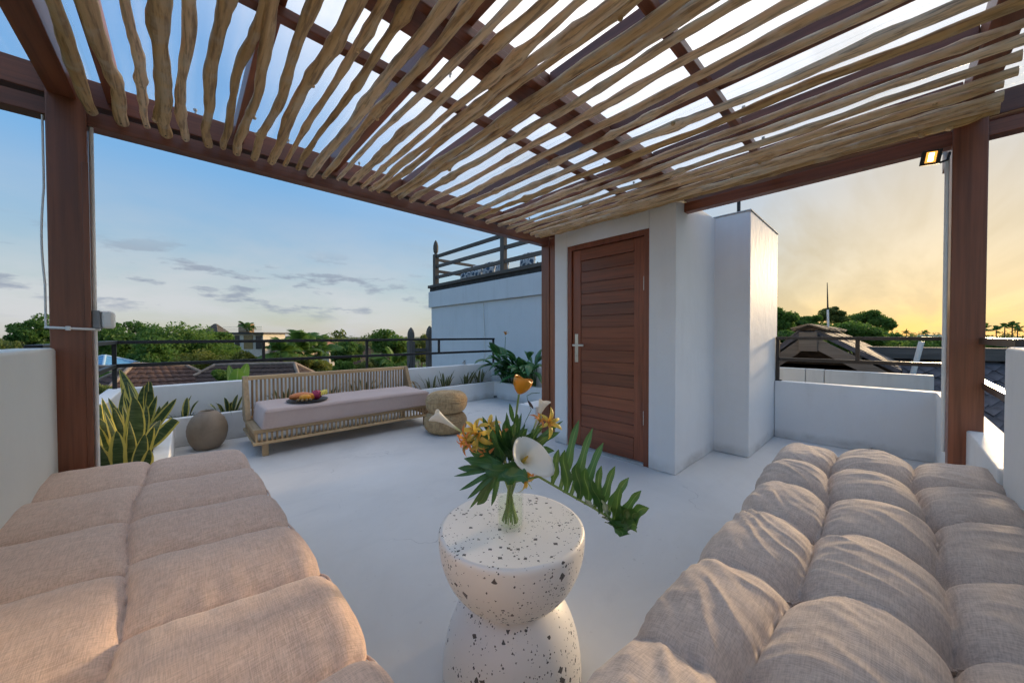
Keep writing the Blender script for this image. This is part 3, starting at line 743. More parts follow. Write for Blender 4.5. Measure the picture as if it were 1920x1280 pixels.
for a in (0.37, 0.74, 1.07, 1.42, 1.80):
    for b in (0.30, 0.66):
        p = place_tie(a, b); mb = MB()
        for q in range(3):
            d = Vector((rg.uniform(-1, 1), rg.uniform(-1, 1), rg.uniform(0.5, 1.2))).normalized()
            mb.tube([p, p+d*0.012, p+d*0.024+Vector((rg.uniform(-.006, .006), 0, -0.004))], [0.0028, 0.0026, 0.0016], 6)
        mb.ball(p, 0.005, 8, 6)
        obj('tuft_tie', mb, TAUPE, mr)
obj('bench_platform', MB().box((0.30, -0.290, 0.0), (2.43, 0.345, 0.272)), WHITE, bev=0.015, label='white built-in bench base under the grey tufted mattress on the right', cat='bench')

# ================================================================== terrazzo table
def m_terrazzo():
    n = NT('white_terrazzo'); v = n.vec()
    base = n.mix(n.noise(v, 9, 4, 0.6), (0.79, 0.76, 0.71), (0.85, 0.82, 0.775)); c = base
    for sc, thr, keep, col, seed in ((130, 0.42, 0.60, (0.06, 0.05, 0.045), 0), (66, 0.42, 0.34, (0.022, 0.019, 0.018), 3.7), (40, 0.40, 0.22, (0.030, 0.025, 0.024), 9.1), (11, 0.22, 0.20, (0.085, 0.072, 0.066), 14.3)):
        mp = n.n('ShaderNodeMapping'); n.l(v, mp.inputs[0]); mp.inputs['Location'].default_value = (seed, seed*0.7, seed*1.3)
        dn = n.noise(mp.outputs[0], sc*0.9, 2, 0.5, 0, True)
        ad = n.n('ShaderNodeVectorMath', operation='MULTIPLY_ADD'); n.l(dn, ad.inputs[0]); ad.inputs[1].default_value = (0.5/sc,)*3; n.l(mp.outputs[0], ad.inputs[2])
        vo = n.n('ShaderNodeTexVoronoi', distance='MINKOWSKI'); n.l(ad.outputs[0], vo.inputs['Vector']); vo.inputs['Scale'].default_value = sc; vo.inputs['Randomness'].default_value = 1.0
        vo.inputs['Exponent'].default_value = 0.9
        sp = n.n('ShaderNodeSeparateColor'); n.l(vo.outputs['Color'], sp.inputs[0])
        inside = n.math('LESS_THAN', vo.outputs['Distance'], n.math('MULTIPLY', sp.outputs[1], thr*1.7))
        patch = n.ramp(n.noise(mp.outputs[0], 7, 2, 0.5), ((0.38, 0.0), (0.60, 1.0)))
        kept = n.math('LESS_THAN', sp.outputs[0], n.math('MULTIPLY', patch, keep) if sc > 20 else keep)
        c = n.mix(n.math('MULTIPLY', n.math('MULTIPLY', inside, kept), 0.92), c, col)
    n.set(Base_Color=c, Roughness=0.42, Specular_IOR_Level=0.45, Normal=n.bump(n.noise(v, 25, 4), 0.05, 0.004)); return n.m
TERR = m_terrazzo()
TC = (0.825, 0.890)
tb = thing('terrazzo_table', 'white speckled terrazzo side table shaped like an hourglass, a vase standing on it', 'table', (*TC, 0))
prof = []
for i in range(25):                                    # lower dome
    a = i/24*R(62); prof.append((0.238*math.cos(a)**0.75 if i else 0.238, 0.015+0.255*math.sin(a)/math.sin(R(62))))
low = [(0.20, 0.0), (0.232, 0.004)]+prof
obj('base', MB().lathe(low+[(0.10, 0.272)], (*TC, 0), 96), TERR, tb)
up = []
for i in range(30):                                    # upper bowl
    a = -R(66)+i/29*R(66); up.append((0.249*math.cos(a)**0.78, 0.478+0.222*math.sin(a)/math.sin(R(66))))
up += [(0.2495, 0.486), (0.247, 0.494), (0.243, 0.4985), (0.236, 0.500)]
obj('top', MB().lathe([(0.10, 0.254)]+up, (*TC, 0), 96), TERR, tb)

# ================================================================== wooden bench with cushion
TEAK_X = m_wood('pale_teak_x', (0.42, 0.27, 0.13), (0.60, 0.42, 0.23), 0, 0.55, 1.0, 0.2, True)
TEAK_Y = m_wood('pale_teak_y', (0.42, 0.27, 0.13), (0.60, 0.42, 0.23), 1, 0.55, 1.0, 0.2, True)
TEAK_Z = m_wood('pale_teak_z', (0.36, 0.235, 0.12), (0.55, 0.38, 0.21), 2, 0.55, 1.0, 0.2, True)
bn = thing('slatted_bench', 'long pale wooden bench with slatted back and apron, standing before the planter', 'bench', (1.4, 4.4, 0))
X0, X1, Y0, Y1 = 0.462, 2.385, 4.065, 4.86
def bpart(name, lo, hi, mat, bev=0.006): return obj(name, MB().box(lo, hi), mat, bn, bev)
bpart('seat_rail', (X0, Y0, 0.232), (X1, Y0+0.075, 0.268), TEAK_X); bpart('seat_rail', (X0, Y1-0.055, 0.232), (X1, Y1, 0.268), TEAK_X)
bpart('seat_rail', (X0, Y0+0.076, 0.231), (X0+0.07, Y1-0.056, 0.267), TEAK_Y); bpart('seat_rail', (X1-0.07, Y0+0.076, 0.231), (X1, Y1-0.056, 0.267), TEAK_Y)
bpart('lower_rail', (X0, Y0+0.004, 0.118), (X1, Y0+0.060, 0.148), TEAK_X); bpart('lower_rail', (X0, Y1-0.055, 0.118), (X1, Y1, 0.148), TEAK_X)
bpart('lower_rail', (X0+0.002, Y0+0.061, 0.119), (X0+0.055, Y1-0.056, 0.147), TEAK_Y); bpart('lower_rail', (X1-0.055, Y0+0.061, 0.119), (X1-0.002, Y1-0.056, 0.147), TEAK_Y)
bpart('seat_board', (X0+0.071, Y0+0.076, 0.236), (X1-0.071, Y1-0.056, 0.258), TEAK_X)
sm_ = MB().box((-0.0085, -0.010, 0), (0.0085, 0.010, 0.084)).mesh('apron_slat'); sm_.materials.append(TEAK_Z)
na = 46
for i in range(na):
    obj('apron_slat', sm_, None, bn, 0.003, loc=(X0+0.028+(X1-X0-0.056)*i/(na-1), Y0+0.024, 0.148))
for i in range(1, 15):
    for x in (X0+0.024, X1-0.024): obj('apron_slat', sm_, None, bn, 0.003, loc=(x, Y0+0.03+(Y1-Y0-0.06)*i/15, 0.1475), rot=(0, 0, R(90)))
for x, y in ((X0+0.075, Y0+0.03), (X1-0.12, Y0+0.03), (X0+0.075, Y1-0.08), (X1-0.12, Y1-0.08)):
    obj('leg', MB().box((x, y, 0), (x+0.05, y+0.05, 0.118)), TEAK_Z, bn, 0.004)
BT = 0.715
for x in (X0-0.004, X1-0.046):
    pr = MB(); yb = Y1+0.004
    pts = [(yb, 0.269), (yb, BT), (yb-0.055, BT), (yb-0.27, 0.269)]
    pr.add([(x, y, z) for y, z in pts]+[(x+0.05, y, z) for y, z in pts], [(0, 1, 2, 3), (7, 6, 5, 4), (0, 4, 5, 1), (1, 5, 6, 2), (2, 6, 7, 3), (3, 7, 4, 0)])
    obj('end_post', pr, TEAK_Z, bn, 0.006)
bpart('top_rail', (X0+0.0465, Y1-0.050, BT-0.045), (X1-0.0465, Y1+0.002, BT-0.001), TEAK_X)
sl = MB().box((-0.0095, -0.011, 0), (0.0095, 0.011, BT-0.045-0.2685)).mesh('back_slat'); sl.materials.append(TEAK_Z)
nb = 45
for i in range(nb):
    obj('back_slat', sl, None, bn, 0.004, loc=(X0+0.085+(X1-X0-0.17)*i/(nb-1), Y1-0.024, 0.2685))
# cushion
cu = thing('seat_cushion', 'long dusty-pink seat cushion with piped edges lying on the wooden bench', 'cushion', (1.4, 4.35, 0.268))
def slab(x0, x1, y0, y1, z0, z1, r=0.05, crown=0.012, sag=0.0, nxs=90, nys=36):
    V = []; Q = []
    def shape(x, y, z):
        fx = (x-x0)/(x1-x0); fy = (y-y0)/(y1-y0)
        c = crown*(1-(2*fx-1)**4)*(1-(2*fy-1)**4)
        return (x+0.004*nz(y*6, z*8, 3)*(1 if fx > .5 else -1), y, z+(c if z > z0+0.02 else 0)+0.004*nz(x*5, y*6, 1)*(z > z0+0.02))
    P = rr_profile(y1-y0, z1-z0, r, nys, 6, 6); m = len(P)
    for j in range(nxs+1):
        fx = j/nxs; x = x0+(x1-x0)*fx; de = min(x-x0, x1-x); e = max(0, 1-(1-de/r)**2)**0.5 if de < r else 1
        for (yy, zz, a, b) in P:
            yc = (y1-y0)/2
            V.append(shape(x, y0+yc+(yy-yc)*(1-0.06*(1-e)), z0+zz*(0.0+1.0*e) if zz > 0 else z0))
    Q = [(j*m+i, (j+1)*m+i, (j+1)*m+i+1, j*m+i+1) for j in range(nxs) for i in range(m-1)]
    return np_mesh('pad', V, [q[::-1] for q in Q], True)
obj('pad', slab(0.530, 2.315, 4.045, 4.70, 0.2685, 0.450, 0.035), BENCHFAB, cu)
for z in (0.425, 0.290):
    pts = []
    for (x, y) in ((0.55, 4.047), (1.0, 4.043), (1.5, 4.043), (2.0, 4.043), (2.295, 4.047), (2.312, 4.07), (2.312, 4.4), (2.312, 4.66)): pts.append((x, y, z+0.003*math.sin(x*5)))
    obj('piping', MB().tube(pts, 0.0042, 6), BENCHFAB, cu)
# plate and fruit
PLATE = m_plain('black_stone_plate', (0.02, 0.021, 0.023), 0.5, 0.3, 20, 0.2)
PC = (0.965, 4.275, 0.4585)
t = thing('fruit_plate', 'round black plate on the bench cushion carrying cut fruit', 'plate', PC)
obj('dish', MB().lathe([(0.02, 0.0), (0.15, 0.0), (0.188, 0.008), (0.196, 0.018), (0.190, 0.018), (0.150, 0.009), (0.02, 0.008)], PC, 48), PLATE, t)
PZ = PC[2]+0.010
def fruit(name, label, mb, col, rough=0.45, group=None, var=0.15, scale=40, bump=0.2):
    return obj(name, mb, m_plain(name+'_skin', col, rough, var, scale, bump), label=label, cat='fruit', group=group)
def ellip(c, r, rot=(0, 0, 0), n=18, m=12):
    from mathutils import Euler
    mb = MB().ball((0, 0, 0), r, n, m); M = Matrix.Translation(c) @ Euler(rot).to_matrix().to_4x4(); return xf(mb, M)
fruit('papaya_half', 'long orange papaya half at the back of the black plate', ellip((PC[0]-0.05, PC[1]+0.05, PZ+0.040), (0.120, 0.045, 0.042), (0, 0, 0.10)), (0.62, 0.20, 0.06))
fruit('mango_half', 'bright orange-yellow mango piece in the middle of the black plate', ellip((PC[0]-0.03, PC[1]-0.04, PZ+0.034), (0.058, 0.040, 0.035), (0, 0, -0.2)), (0.78, 0.32, 0.02))
fruit('mango_half', 'smaller orange mango piece touching the dragon fruit', ellip((PC[0]+0.028, PC[1]-0.028, PZ+0.036), (0.034, 0.034, 0.038)), (0.75, 0.27, 0.02))
df = ellip((PC[0]+0.085, PC[1]-0.01, PZ+0.048), (0.055, 0.047, 0.050)); rg = random.Random(3)
for k in range(16):
    a = rg.uniform(0, 6.28); b = rg.uniform(-0.2, 1.2); d = Vector((math.cos(a)*math.cos(b), math.sin(a)*math.cos(b), math.sin(b)))
    c = Vector((PC[0]+0.085, PC[1]-0.01, PZ+0.048))+Vector((d.x*0.05, d.y*0.043, d.z*0.046)); df.tube([c, c+d*0.013+Vector((0, 0, 0.006))], [0.009, 0.001], 5)
fruit('dragon_fruit', 'magenta dragon fruit with scaly skin on the black plate', df, (0.42, 0.035, 0.10))
ps = MB(); c0 = Vector((PC[0]+0.135, PC[1]-0.03, PZ+0.012))
for k in range(5):
    a = -0.5+k*0.30
    pts = [c0+Vector((0.018*k-0.03, -0.02+0.055*math.sin(q*1.4), 0.014+0.045*math.sin(q*2.2+0.2)+0.003*k)) for q in np.linspace(0, 1, 8)]
    ps.tube(pts, [0.004, 0.012, 0.015, 0.016, 0.016, 0.014, 0.010, 0.003], 8)
fruit('banana_bunch', 'little yellow banana bunch at the right rim of the black plate', ps, (0.75, 0.58, 0.10), 0.5)
LONG = ['leftmost small brown longan berry on the black plate', 'second small brown longan berry from the left on the black plate', 'third small brown longan berry from the left on the black plate',
        'rightmost small brown longan berry, nearest the dragon fruit', 'small brown longan berry tucked behind the others, against the papaya']
for k, (dx, dy) in enumerate(((-0.105, -0.055), (-0.068, -0.090), (-0.030, -0.098), (0.008, -0.092), (-0.085, -0.085+0.045))):
    fruit('longan', LONG[k], MB().ball((PC[0]+dx, PC[1]+dy, PZ+0.014), 0.0155, 12, 8), (0.30, 0.19, 0.085), 0.7, 'longan berries on the plate')

# ================================================================== urn and woven poufs
def m_clay():
    n = NT('brown_clay'); v = n.vec(); a = n.noise(v, 4, 5, 0.6, 0.5); b = n.noise(n.vec((3, 3, 26)), 1.0, 4, 0.6)
    c = n.mix(n.ramp(a, ((0.3, 0.0), (0.72, 1.0))), (0.23, 0.165, 0.11), (0.37, 0.285, 0.20)); c = n.mix(n.math('MULTIPLY', b, 0.35), c, (0.13, 0.10, 0.075))
    n.set(Base_Color=c, Roughness=0.55, Normal=n.bump(n.math('ADD', a, b), 0.25, 0.008)); return n.m
UC = (0.165, 4.80, 0)
pf = [(0.075, 0.0), (0.105, 0.010), (0.132, 0.05), (0.153, 0.10), (0.164, 0.155), (0.166, 0.205), (0.158, 0.255), (0.138, 0.305), (0.108, 0.348), (0.082, 0.372), (0.068, 0.384), (0.064, 0.390), (0.058, 0.388), (0.058, 0.372), (0.072, 0.35), (0.10, 0.30), (0.12, 0.2), (0.05, 0.03)]
obj('clay_urn', MB().lathe(pf, UC, 64), m_clay(), label='round brown clay urn with a narrow mouth standing before the planter', cat='urn')
def m_rope():
    n = NT('woven_seagrass'); v = n.vec((1, 1, 1)); a = n.noise(v, 14, 4, 0.6); at_ = n.noise(n.vec((60, 60, 18)), 1.0, 3, 0.6)
    c = n.mix(n.ramp(a, ((0.3, 0.0), (0.7, 1.0))), (0.42, 0.27, 0.13), (0.60, 0.42, 0.22)); c = n.mix(n.math('MULTIPLY', n.ramp(at_, ((0.45, 0.0), (0.7, 1.0))), 0.6), c, (0.20, 0.12, 0.055))
    n.set(Base_Color=c, Roughness=0.8, Normal=n.bump(at_, 0.6, 0.005)); return n.m
ROPE = m_rope()
def pouf(c, r, h, label, tilt=0.0, seed=0):
    t = thing('woven_pouf', label, 'pouf', c, 'stacked woven poufs'); rg = random.Random(seed)
    base = []; N = 240
    for i in range(N+1):                                     # superellipse side with coiled rope ridges
        a = -math.pi/2+math.pi*i/N; ca, sa = math.cos(a), math.sin(a)
        rr = r*(abs(ca)**0.40); zz = h/2+h/2*math.copysign(abs(sa)**0.85, sa)
        base.append((rr, zz))
    acc = 0; prof = []
    for i, (rr, zz) in enumerate(base):
        if i: acc += math.hypot(rr-base[i-1][0], zz-base[i-1][1])
        b = 0.0055*abs(math.sin(acc*math.pi/0.017)); prof.append((max(0.004, rr+b*math.cos(-math.pi/2+math.pi*i/N)), zz+b*math.sin(-math.pi/2+math.pi*i/N)))
    mb = MB().lathe(prof, c, 96)
    mb.v = [(x+0.006*nz(x*9, y*9, z*9+seed), y+0.006*nz(x*9+4, y*9, z*9+seed), z+(0.010*nz(x*7, y*7, seed) if z > c[2]+0.03 else 0)+tilt*(x-c[0])) for x, y, z in mb.v]
    obj('coil', mb, ROPE, t)
    pts = [(c[0]+(r*1.006)*math.cos(a), c[1]+(r*1.006)*math.sin(a), c[2]+h*0.62+0.005*math.sin(a*3+seed)+tilt*r*math.cos(a)) for a in np.linspace(0, 2*math.pi, 60)]
    obj('seam_braid', MB().tube(pts, 0.007, 6, False), ROPE, t)
pouf((2.305, 3.66, 0.0), 0.250, 0.245, 'lower of the two stacked round woven seagrass poufs beside the bench', 0.0, 1)
pouf((2.318, 3.655, 0.238), 0.244, 0.238, 'upper of the two stacked round woven seagrass poufs beside the bench', 0.015, 2)
# ================================================================== plants on the terrace
def blade_mb(L, W, bend=0.3, twist=0.0, fold=0.25, n=12, base=0.35, peak=0.45, tip=1.0, wave=0.0, cut=None, across=5):
    """strap leaf growing along +z, leaning to +x; three-dimensional cross-section, pointed tip"""
    mb = MB(); V = []; A = []
    m = across
    for i in range(n+1):
        t = i/n
        if t < peak: w = base+(1-base)*math.sin(t/peak*math.pi/2)
        else: w = max(0.0, math.cos((t-peak)/(1-peak)*math.pi/2))**(0.75*tip)
        if cut is not None and t > cut: w = max(w, 0.75)
        if i == n and cut is None: w = 0.02
        w *= W/2
        ang = bend*t*t; x = L*t*math.sin(ang*0.75); z = L*t*math.cos(ang*0.75)
        a = twist*t
        for k in range(m):
            u = k/(m-1)*2-1
            cx = u*w*math.cos(a); cy = u*w*math.sin(a)
            lift = fold*abs(u)*w+wave*math.sin(t*17+u*2)*w*abs(u)
            V.append((x+lift*math.cos(ang)+cy, cx, z-lift*math.sin(ang))); A.append(((u+1)/2, t))
    F = [(i*m+k, i*m+k+1, (i+1)*m+k+1, (i+1)*m+k) for i in range(n) for k in range(m-1)]
    mb.add(V, F, A, True); return mb
def m_sans():
    n = NT('snake_plant_leaf'); u = n.math('ABSOLUTE', n.math('SUBTRACT', n.attr('across'), 0.5)); al = n.attr('along')
    band = n.noise(n.vec((9, 9, 60), rnd=True), 1.0, 3, 0.6)
    g = n.ramp(band, ((0.35, (0.035, 0.070, 0.030)), (0.55, (0.075, 0.125, 0.052)), (0.75, (0.16, 0.20, 0.10))))
    wob = n.math('ADD', u, n.math('MULTIPLY', n.math('SUBTRACT', n.noise(n.vec((4, 4, 14), rnd=True), 1.0, 2), 0.5), 0.16))
    wob = n.math('ADD', wob, n.math('MULTIPLY', n.math('SUBTRACT', n.rand(), 0.6), 0.14))
    c = n.mix(n.ramp(wob, ((0.31, 0.0), (0.34, 1.0))), g, (0.66, 0.58, 0.14))
    n.set(Base_Color=c, Roughness=0.38, Normal=n.bump(n.noise(n.vec((60, 60, 6)), 1.0, 2), 0.1, 0.003)); n.translucent(c, 0.12); return n.m
SANS = m_sans()
def m_sans2():
    n = NT('pale_snake_plant_leaf'); u = n.math('ABSOLUTE', n.math('SUBTRACT', n.attr('across'), 0.5))
    c = n.mix(n.noise(n.vec((9, 9, 40), rnd=True), 1.0, 3, 0.6), (0.06, 0.085, 0.035), (0.15, 0.165, 0.07)); c = n.mix(n.ramp(u, ((0.36, 0.0), (0.42, 1.0))), c, (0.40, 0.36, 0.14))
    n.set(Base_Color=c, Roughness=0.45); n.translucent(c, 0.15); return n.m
SANS2 = m_sans2()
DRYLEAF = m_leaf('dry_tan_leaf', (0.30, 0.20, 0.085), (0.42, 0.31, 0.14), 0.7, 0.2)
rg = random.Random(21)
SM = []
for i in range(7):
    me = blade_mb(1.0, 0.155+0.03*rg.random(), rg.uniform(0.15, 0.7), rg.uniform(-1.0, 1.0), 0.22, 14, 0.40, 0.45, 0.9).mesh('leaf'); me.materials.append(SANS); SM.append(me)
SN = []
for i in range(5):
    me = blade_mb(1.0, 0.11+0.03*rg.random(), rg.uniform(0.1, 0.6), rg.uniform(-0.9, 0.9), 0.22, 10, 0.45, 0.4, 1.0).mesh('leaf'); me.materials.append(SANS2); SN.append(me)
GRASSB = m_leaf('grass_blade', (0.035, 0.085, 0.022), (0.075, 0.14, 0.035), 0.5, 0.3)
SG = []
for i in range(3):
    me = blade_mb(1.0, 0.05, 0.9+0.4*i, 0.3, 0.2, 6, 0.6, 0.3, 1.0, across=3).mesh('grass_leaf'); me.materials.append(GRASSB); SG.append(me)
def lean(az, tilt): return (0, tilt, az)
def clump(label, pos, n, hmin, hmax, spread, meshes, seed, tilt=0.45, grass=0, name='snake_plant', group='snake plants in the planters', wmul=1.0, gap=0.25):
    r = random.Random(seed); t = thing(name, label, 'plant', pos, group)
    for i in range(n):
        a = r.uniform(0, 6.28); d = spread*math.sqrt(r.random())
        p = (pos[0]+d*math.cos(a), pos[1]+d*math.sin(a)*0.6, pos[2]-0.02)
        h = r.uniform(hmin, hmax); ti = tilt*(d/spread*0.7+0.3)*r.uniform(0.3, 1.1)
        # keep the leaves on the planter's side of the parapet behind
        if p[1]+h*math.sin(ti)*math.sin(a) > 5.36: a = -a
        w = r.uniform(0.85, 1.2)*wmul
        obj('leaf', r.choice(meshes), None, t, loc=p, rot=(0, ti, a+r.uniform(-0.3, 0.3)), scale=(h*w, h*w, h))
    for i in range(grass):
        a = r.uniform(0, 6.28); d = spread*1.5*math.sqrt(r.random())
        obj('grass_leaf', r.choice(SG), None, t, loc=(pos[0]+d*math.cos(a)*1.3, min(5.33, pos[1]+d*math.sin(a)*0.5), pos[2]-0.02), rot=(0, r.uniform(0.1, 0.8), a), scale=r.uniform(0.08, 0.17))
    return t
# big variegated clump by the left post: placed leaf by leaf
bigp = thing('snake_plant', 'big yellow-edged snake plant crowding the left planter behind the pink mattress', 'plant', (-0.31, 3.8, 0.27), 'snake plants in the planters')
r = random.Random(4)
LEAVES = [  # base px x, base depth Y, tip px (x, y), width, twist
    (268, 4.55, 231, 693, .125, .1), (262, 4.1, 246, 717, .10, .7), (272, 4.75, 272, 711, .085, -.4), (278, 4.65, 282, 716, .085, .5), (245, 3.9, 208, 747, .09, .5), (230, 3.75, 176, 755, .08, -.3),
    (240, 3.55, 186, 780, .115, .4), (206, 3.35, 180, 800, .10, .2), (235, 3.4, 262, 740, .125, -.5), (255, 4.2, 294, 742, .09, .6), (268, 4.4, 306, 760, .075, .1), (262, 4.3, 331, 746, .085, .2), (250, 3.6, 303, 780, .085, -.6),
    (262, 3.9, 331, 784, .115, .0), (236, 3.7, 213, 764, .08, .3), (225, 3.5, 205, 785, .08, -.5), (245, 4.0, 247, 757, .07, .2), (228, 3.3, 165, 822, .075, .9), (200, 3.1, 172, 815, .10, .0),
    (190, 3.05, 184, 848, .08, .2), (255, 3.45, 286, 800, .09, .4), (238, 4.4, 256, 750, .06, -.2), (252, 4.5, 240, 745, .065, .5), (215, 3.2, 222, 806, .10, -.2), (250, 3.25, 272, 815, .09, .3), (270, 4.15, 290, 785, .075, -.3),
    (255, 4.8, 224, 702, .07, .4), (240, 4.0, 222, 728, .075, -.6), (262, 4.2, 262, 722, .07, .8), (250, 3.7, 232, 760, .08, .9), (270, 4.6, 318, 752, .07, -.7), (232, 3.5, 196, 768, .07, 1.0), (255, 3.9, 279, 758, .075, -.9), (246, 3.3, 244, 790, .085, .8), (222, 3.6, 192, 745, .065, -.7), (180, 3.2, 176, 790, .09, .1), (225, 3.9, 222, 765, .075, .1), (262, 3.2, 285, 838, .08, .2)]
for i, (bx, Y, tx, ty, w, tw) in enumerate(LEAVES):
    b = at(bx, 700, Y=Y); b = Vector((max(-0.44, min(-0.21, b.x)), Y, 0.26))
    tp = at(tx, ty, Y=Y-r.uniform(-0.05, 0.16)); tp.x = max(tp.x, -0.60 if tp.z > 0.66 else -0.44)
    d = tp-b; L = d.length; z = d.normalized()
    to_cam = Vector(CAM)-b; to_cam = (to_cam-z*to_cam.dot(z)).normalized()
    ax = Matrix.Rotation(r.uniform(-0.5, 0.5), 4, z).to_3x3() @ to_cam
    y = z.cross(ax); M = Matrix((ax, y, z)).transposed()
    bend = r.uniform(0.1, 0.5)
    mb = blade_mb(L*1.03, w*0.80, bend, tw, 0.25, 16, 0.42, 0.45, 0.9 if i != 13 else 0.4, cut=0.9 if i == 13 else None)
    me = mb.mesh('leaf'); me.materials.append(SANS)
    o = obj('leaf', me, None, bigp); o.matrix_basis = Matrix.Translation(b) @ M.to_4x4() @ Matrix.Rotation(-bend*0.42, 4, 'Y')
for k in range(46):
    obj('grass_leaf', r.choice(SG), None, bigp, loc=(r.uniform(-0.44, -0.21), r.uniform(3.0, 5.0), 0.26), rot=(0, r.uniform(0.1, 0.9), r.uniform(0, 6.28)), scale=r.uniform(0.10, 0.2))
SY = 5.25
clump('small yellow-edged snake plant with three leaves, left of the clay urn', (-0.02, SY, 0.27), 4, 0.20, 0.34, 0.05, SM, 2, 0.35, 26, wmul=1.15)
clump('bushy snake plant with grass at its foot, just left of the wooden bench', (0.37, SY, 0.27), 13, 0.14, 0.30, 0.11, SM, 3, 0.5, 42)
clump('pale snake plant seen through the left slats of the bench back', (0.95, SY, 0.27), 12, 0.14, 0.30, 0.16, SN, 5, 0.5, 30)
clump('pale snake plant seen through the middle slats of the bench back', (1.45, SY, 0.27), 12, 0.14, 0.32, 0.16, SN, 6, 0.5, 24)
clump('tall pale snake plant seen through the right slats of the bench back', (1.95, SY, 0.27), 14, 0.18, 0.36, 0.17, SN, 7, 0.5, 10)
dp = clump('drooping dry brown leaves just right of the bench back', (2.52, SY, 0.27), 3, 0.22, 0.30, 0.05, SN, 8, 0.5, 0, 'dry_plant', None)
dm = blade_mb(1.0, 0.14, 2.6, 0.2, 0.15, 14, 0.5, 0.4, 1.0).mesh('leaf'); dm.materials.append(DRYLEAF)
for k in range(4): obj('leaf', dm, None, dp, loc=(2.50+0.02*k, SY-0.02*k, 0.26), rot=(0, 0.1, -0.9+0.5*k), scale=(0.34, 0.30, 0.40))
for k, (x, n, lab) in enumerate(((3.02, 10, 'small pale snake plant in the far planter, nearest the poufs'), (3.30, 16, 'pale snake plant in the far planter, second from the poufs'),
                                 (3.74, 12, 'pale snake plant in the far planter below the garden tap'), (4.05, 16, 'pale snake plant in the far planter nearest the broad-leaved plant'))):
    clump(lab, (x, SY, 0.27), n, 0.16, 0.34, 0.10, SN, 11+k, 0.5, 8)
# broad-leaved plant in the far corner
BOP = m_leaf('glossy_paddle_leaf', (0.030, 0.11, 0.032), (0.070, 0.20, 0.058), 0.28, 0.2, (0.12, 0.24, 0.08))
BOPS = m_leaf('green_stalk', (0.05, 0.12, 0.03), (0.09, 0.18, 0.05), 0.4, 0.1)
bp = thing('strelitzia_plant', 'lush broad-leaved green plant in the far corner planter with one orange bloom', 'plant', (4.40, 4.7, 0.27))
r = random.Random(12); PM = []
for i in range(5):
    me = blade_mb(1.0, 0.38+0.08*r.random(), r.uniform(0.4, 1.2), r.uniform(-0.4, 0.4), 0.30, 14, 0.12, 0.42, 1.0, 0.04).mesh('leaf'); me.materials.append(BOP); PM.append(me)
for k in range(66):
    bx, by = 4.395+r.uniform(-0.06, 0.07), r.uniform(4.15, 5.0); a = r.uniform(0, 6.28); ti = r.uniform(0.05, 0.75); st_ = r.uniform(0.10, 0.60)*(1-0.45*ti)
    b = Vector((bx, by, 0.25)); d = Vector((math.sin(ti)*math.cos(a), math.sin(ti)*math.sin(a), math.cos(ti)))
    if d.x > 0.12: d.x *= -0.6; a = math.atan2(d.y, d.x)
    e = b+d*st_+Vector((0, 0, 0.02)); h = r.uniform(0.28, 0.50)
    obj('stalk', MB().tube([b, b+d*st_*0.5, e], [0.011, 0.009, 0.007], 6), BOPS, bp)
    obj('leaf', r.choice(PM), None, bp, loc=e, rot=(0, ti+r.uniform(0.0, 0.5), a+r.uniform(-0.4, 0.4)), scale=(h*r.uniform(0.8, 1.2), h*r.uniform(0.7, 1.0), h))
ORG = m_leaf('orange_petal', (0.62, 0.20, 0.02), (0.72, 0.36, 0.05), 0.5, 0.3)
fp = at(948, 628, X=4.42)
obj('bloom_stalk', MB().tube([(4.40, 4.75, 0.26), fp-Vector((0, -0.02, 0.25)), fp-Vector((0, 0, 0.03))], [0.006, 0.005, 0.004], 6), BOPS, bp)
fm = MB()
for k in range(5):
    q = blade_mb(0.10, 0.028, 0.5, 0, 0.3, 6, 0.4, 0.4); xf(q, Matrix.Translation(fp) @ Matrix.Rotation(k*1.3, 4, 'Z') @ Matrix.Rotation(0.15+0.12*k, 4, 'Y')); fm.add(q.v, q.f, q.a, True)
obj('bloom', fm, ORG, bp)

# ================================================================== vase and bouquet on the table
def m_thin_glass(name, tint, rough, ior):
    n = NT(name); n.t.nodes.remove(n.p); tr = n.n('ShaderNodeBsdfTransparent'); tr.inputs[0].default_value = (*tint, 1)
    gl = n.n('ShaderNodeBsdfGlossy'); gl.inputs['Roughness'].default_value = rough; fr = n.n('ShaderNodeLayerWeight'); fr.inputs[0].default_value = 0.25
    fac = n.math('MULTIPLY_ADD', n.math('POWER', fr.outputs['Facing'], 2.5), 0.35, 0.02)
    mx = n.n('ShaderNodeMixShader'); n.l(fac, mx.inputs[0]); n.l(tr.outputs[0], mx.inputs[1]); n.l(gl.outputs[0], mx.inputs[2]); n.l(mx.outputs[0], n.out.inputs[0]); return n.m
GLASS = m_thin_glass('clear_glass', (0.985, 0.995, 0.985), 0.02, 1.5); WATER = m_thin_glass('vase_water', (0.96, 0.98, 0.93), 0.0, 1.2)
VC = Vector((0.808, 0.878, 0.5006))
vs = thing('glass_vase', 'clear straight glass vase holding the bouquet on the terrazzo table', 'vase', VC)
obj('glass', MB().lathe([(0.036, 0.0), (0.042, 0.003), (0.0445, 0.012), (0.0445, 0.175), (0.0425, 0.177), (0.0410, 0.175), (0.0410, 0.016), (0.036, 0.012)], VC, 48), GLASS, vs)
obj('water', MB().lathe([(0.036, 0.0125), (0.0402, 0.017), (0.0402, 0.095)], VC, 40), WATER, vs)
VD = float((np.array(VC)-CAM) @ _F)
def V3(x, y, dd=0.0): return far(x, y, VD+dd)
STEM = m_leaf('flower_stem', (0.14, 0.24, 0.05), (0.24, 0.34, 0.09), 0.45, 0.1)
CALLA = m_leaf('calla_white', (0.80, 0.76, 0.66), (0.86, 0.83, 0.75), 0.45, 0.25)
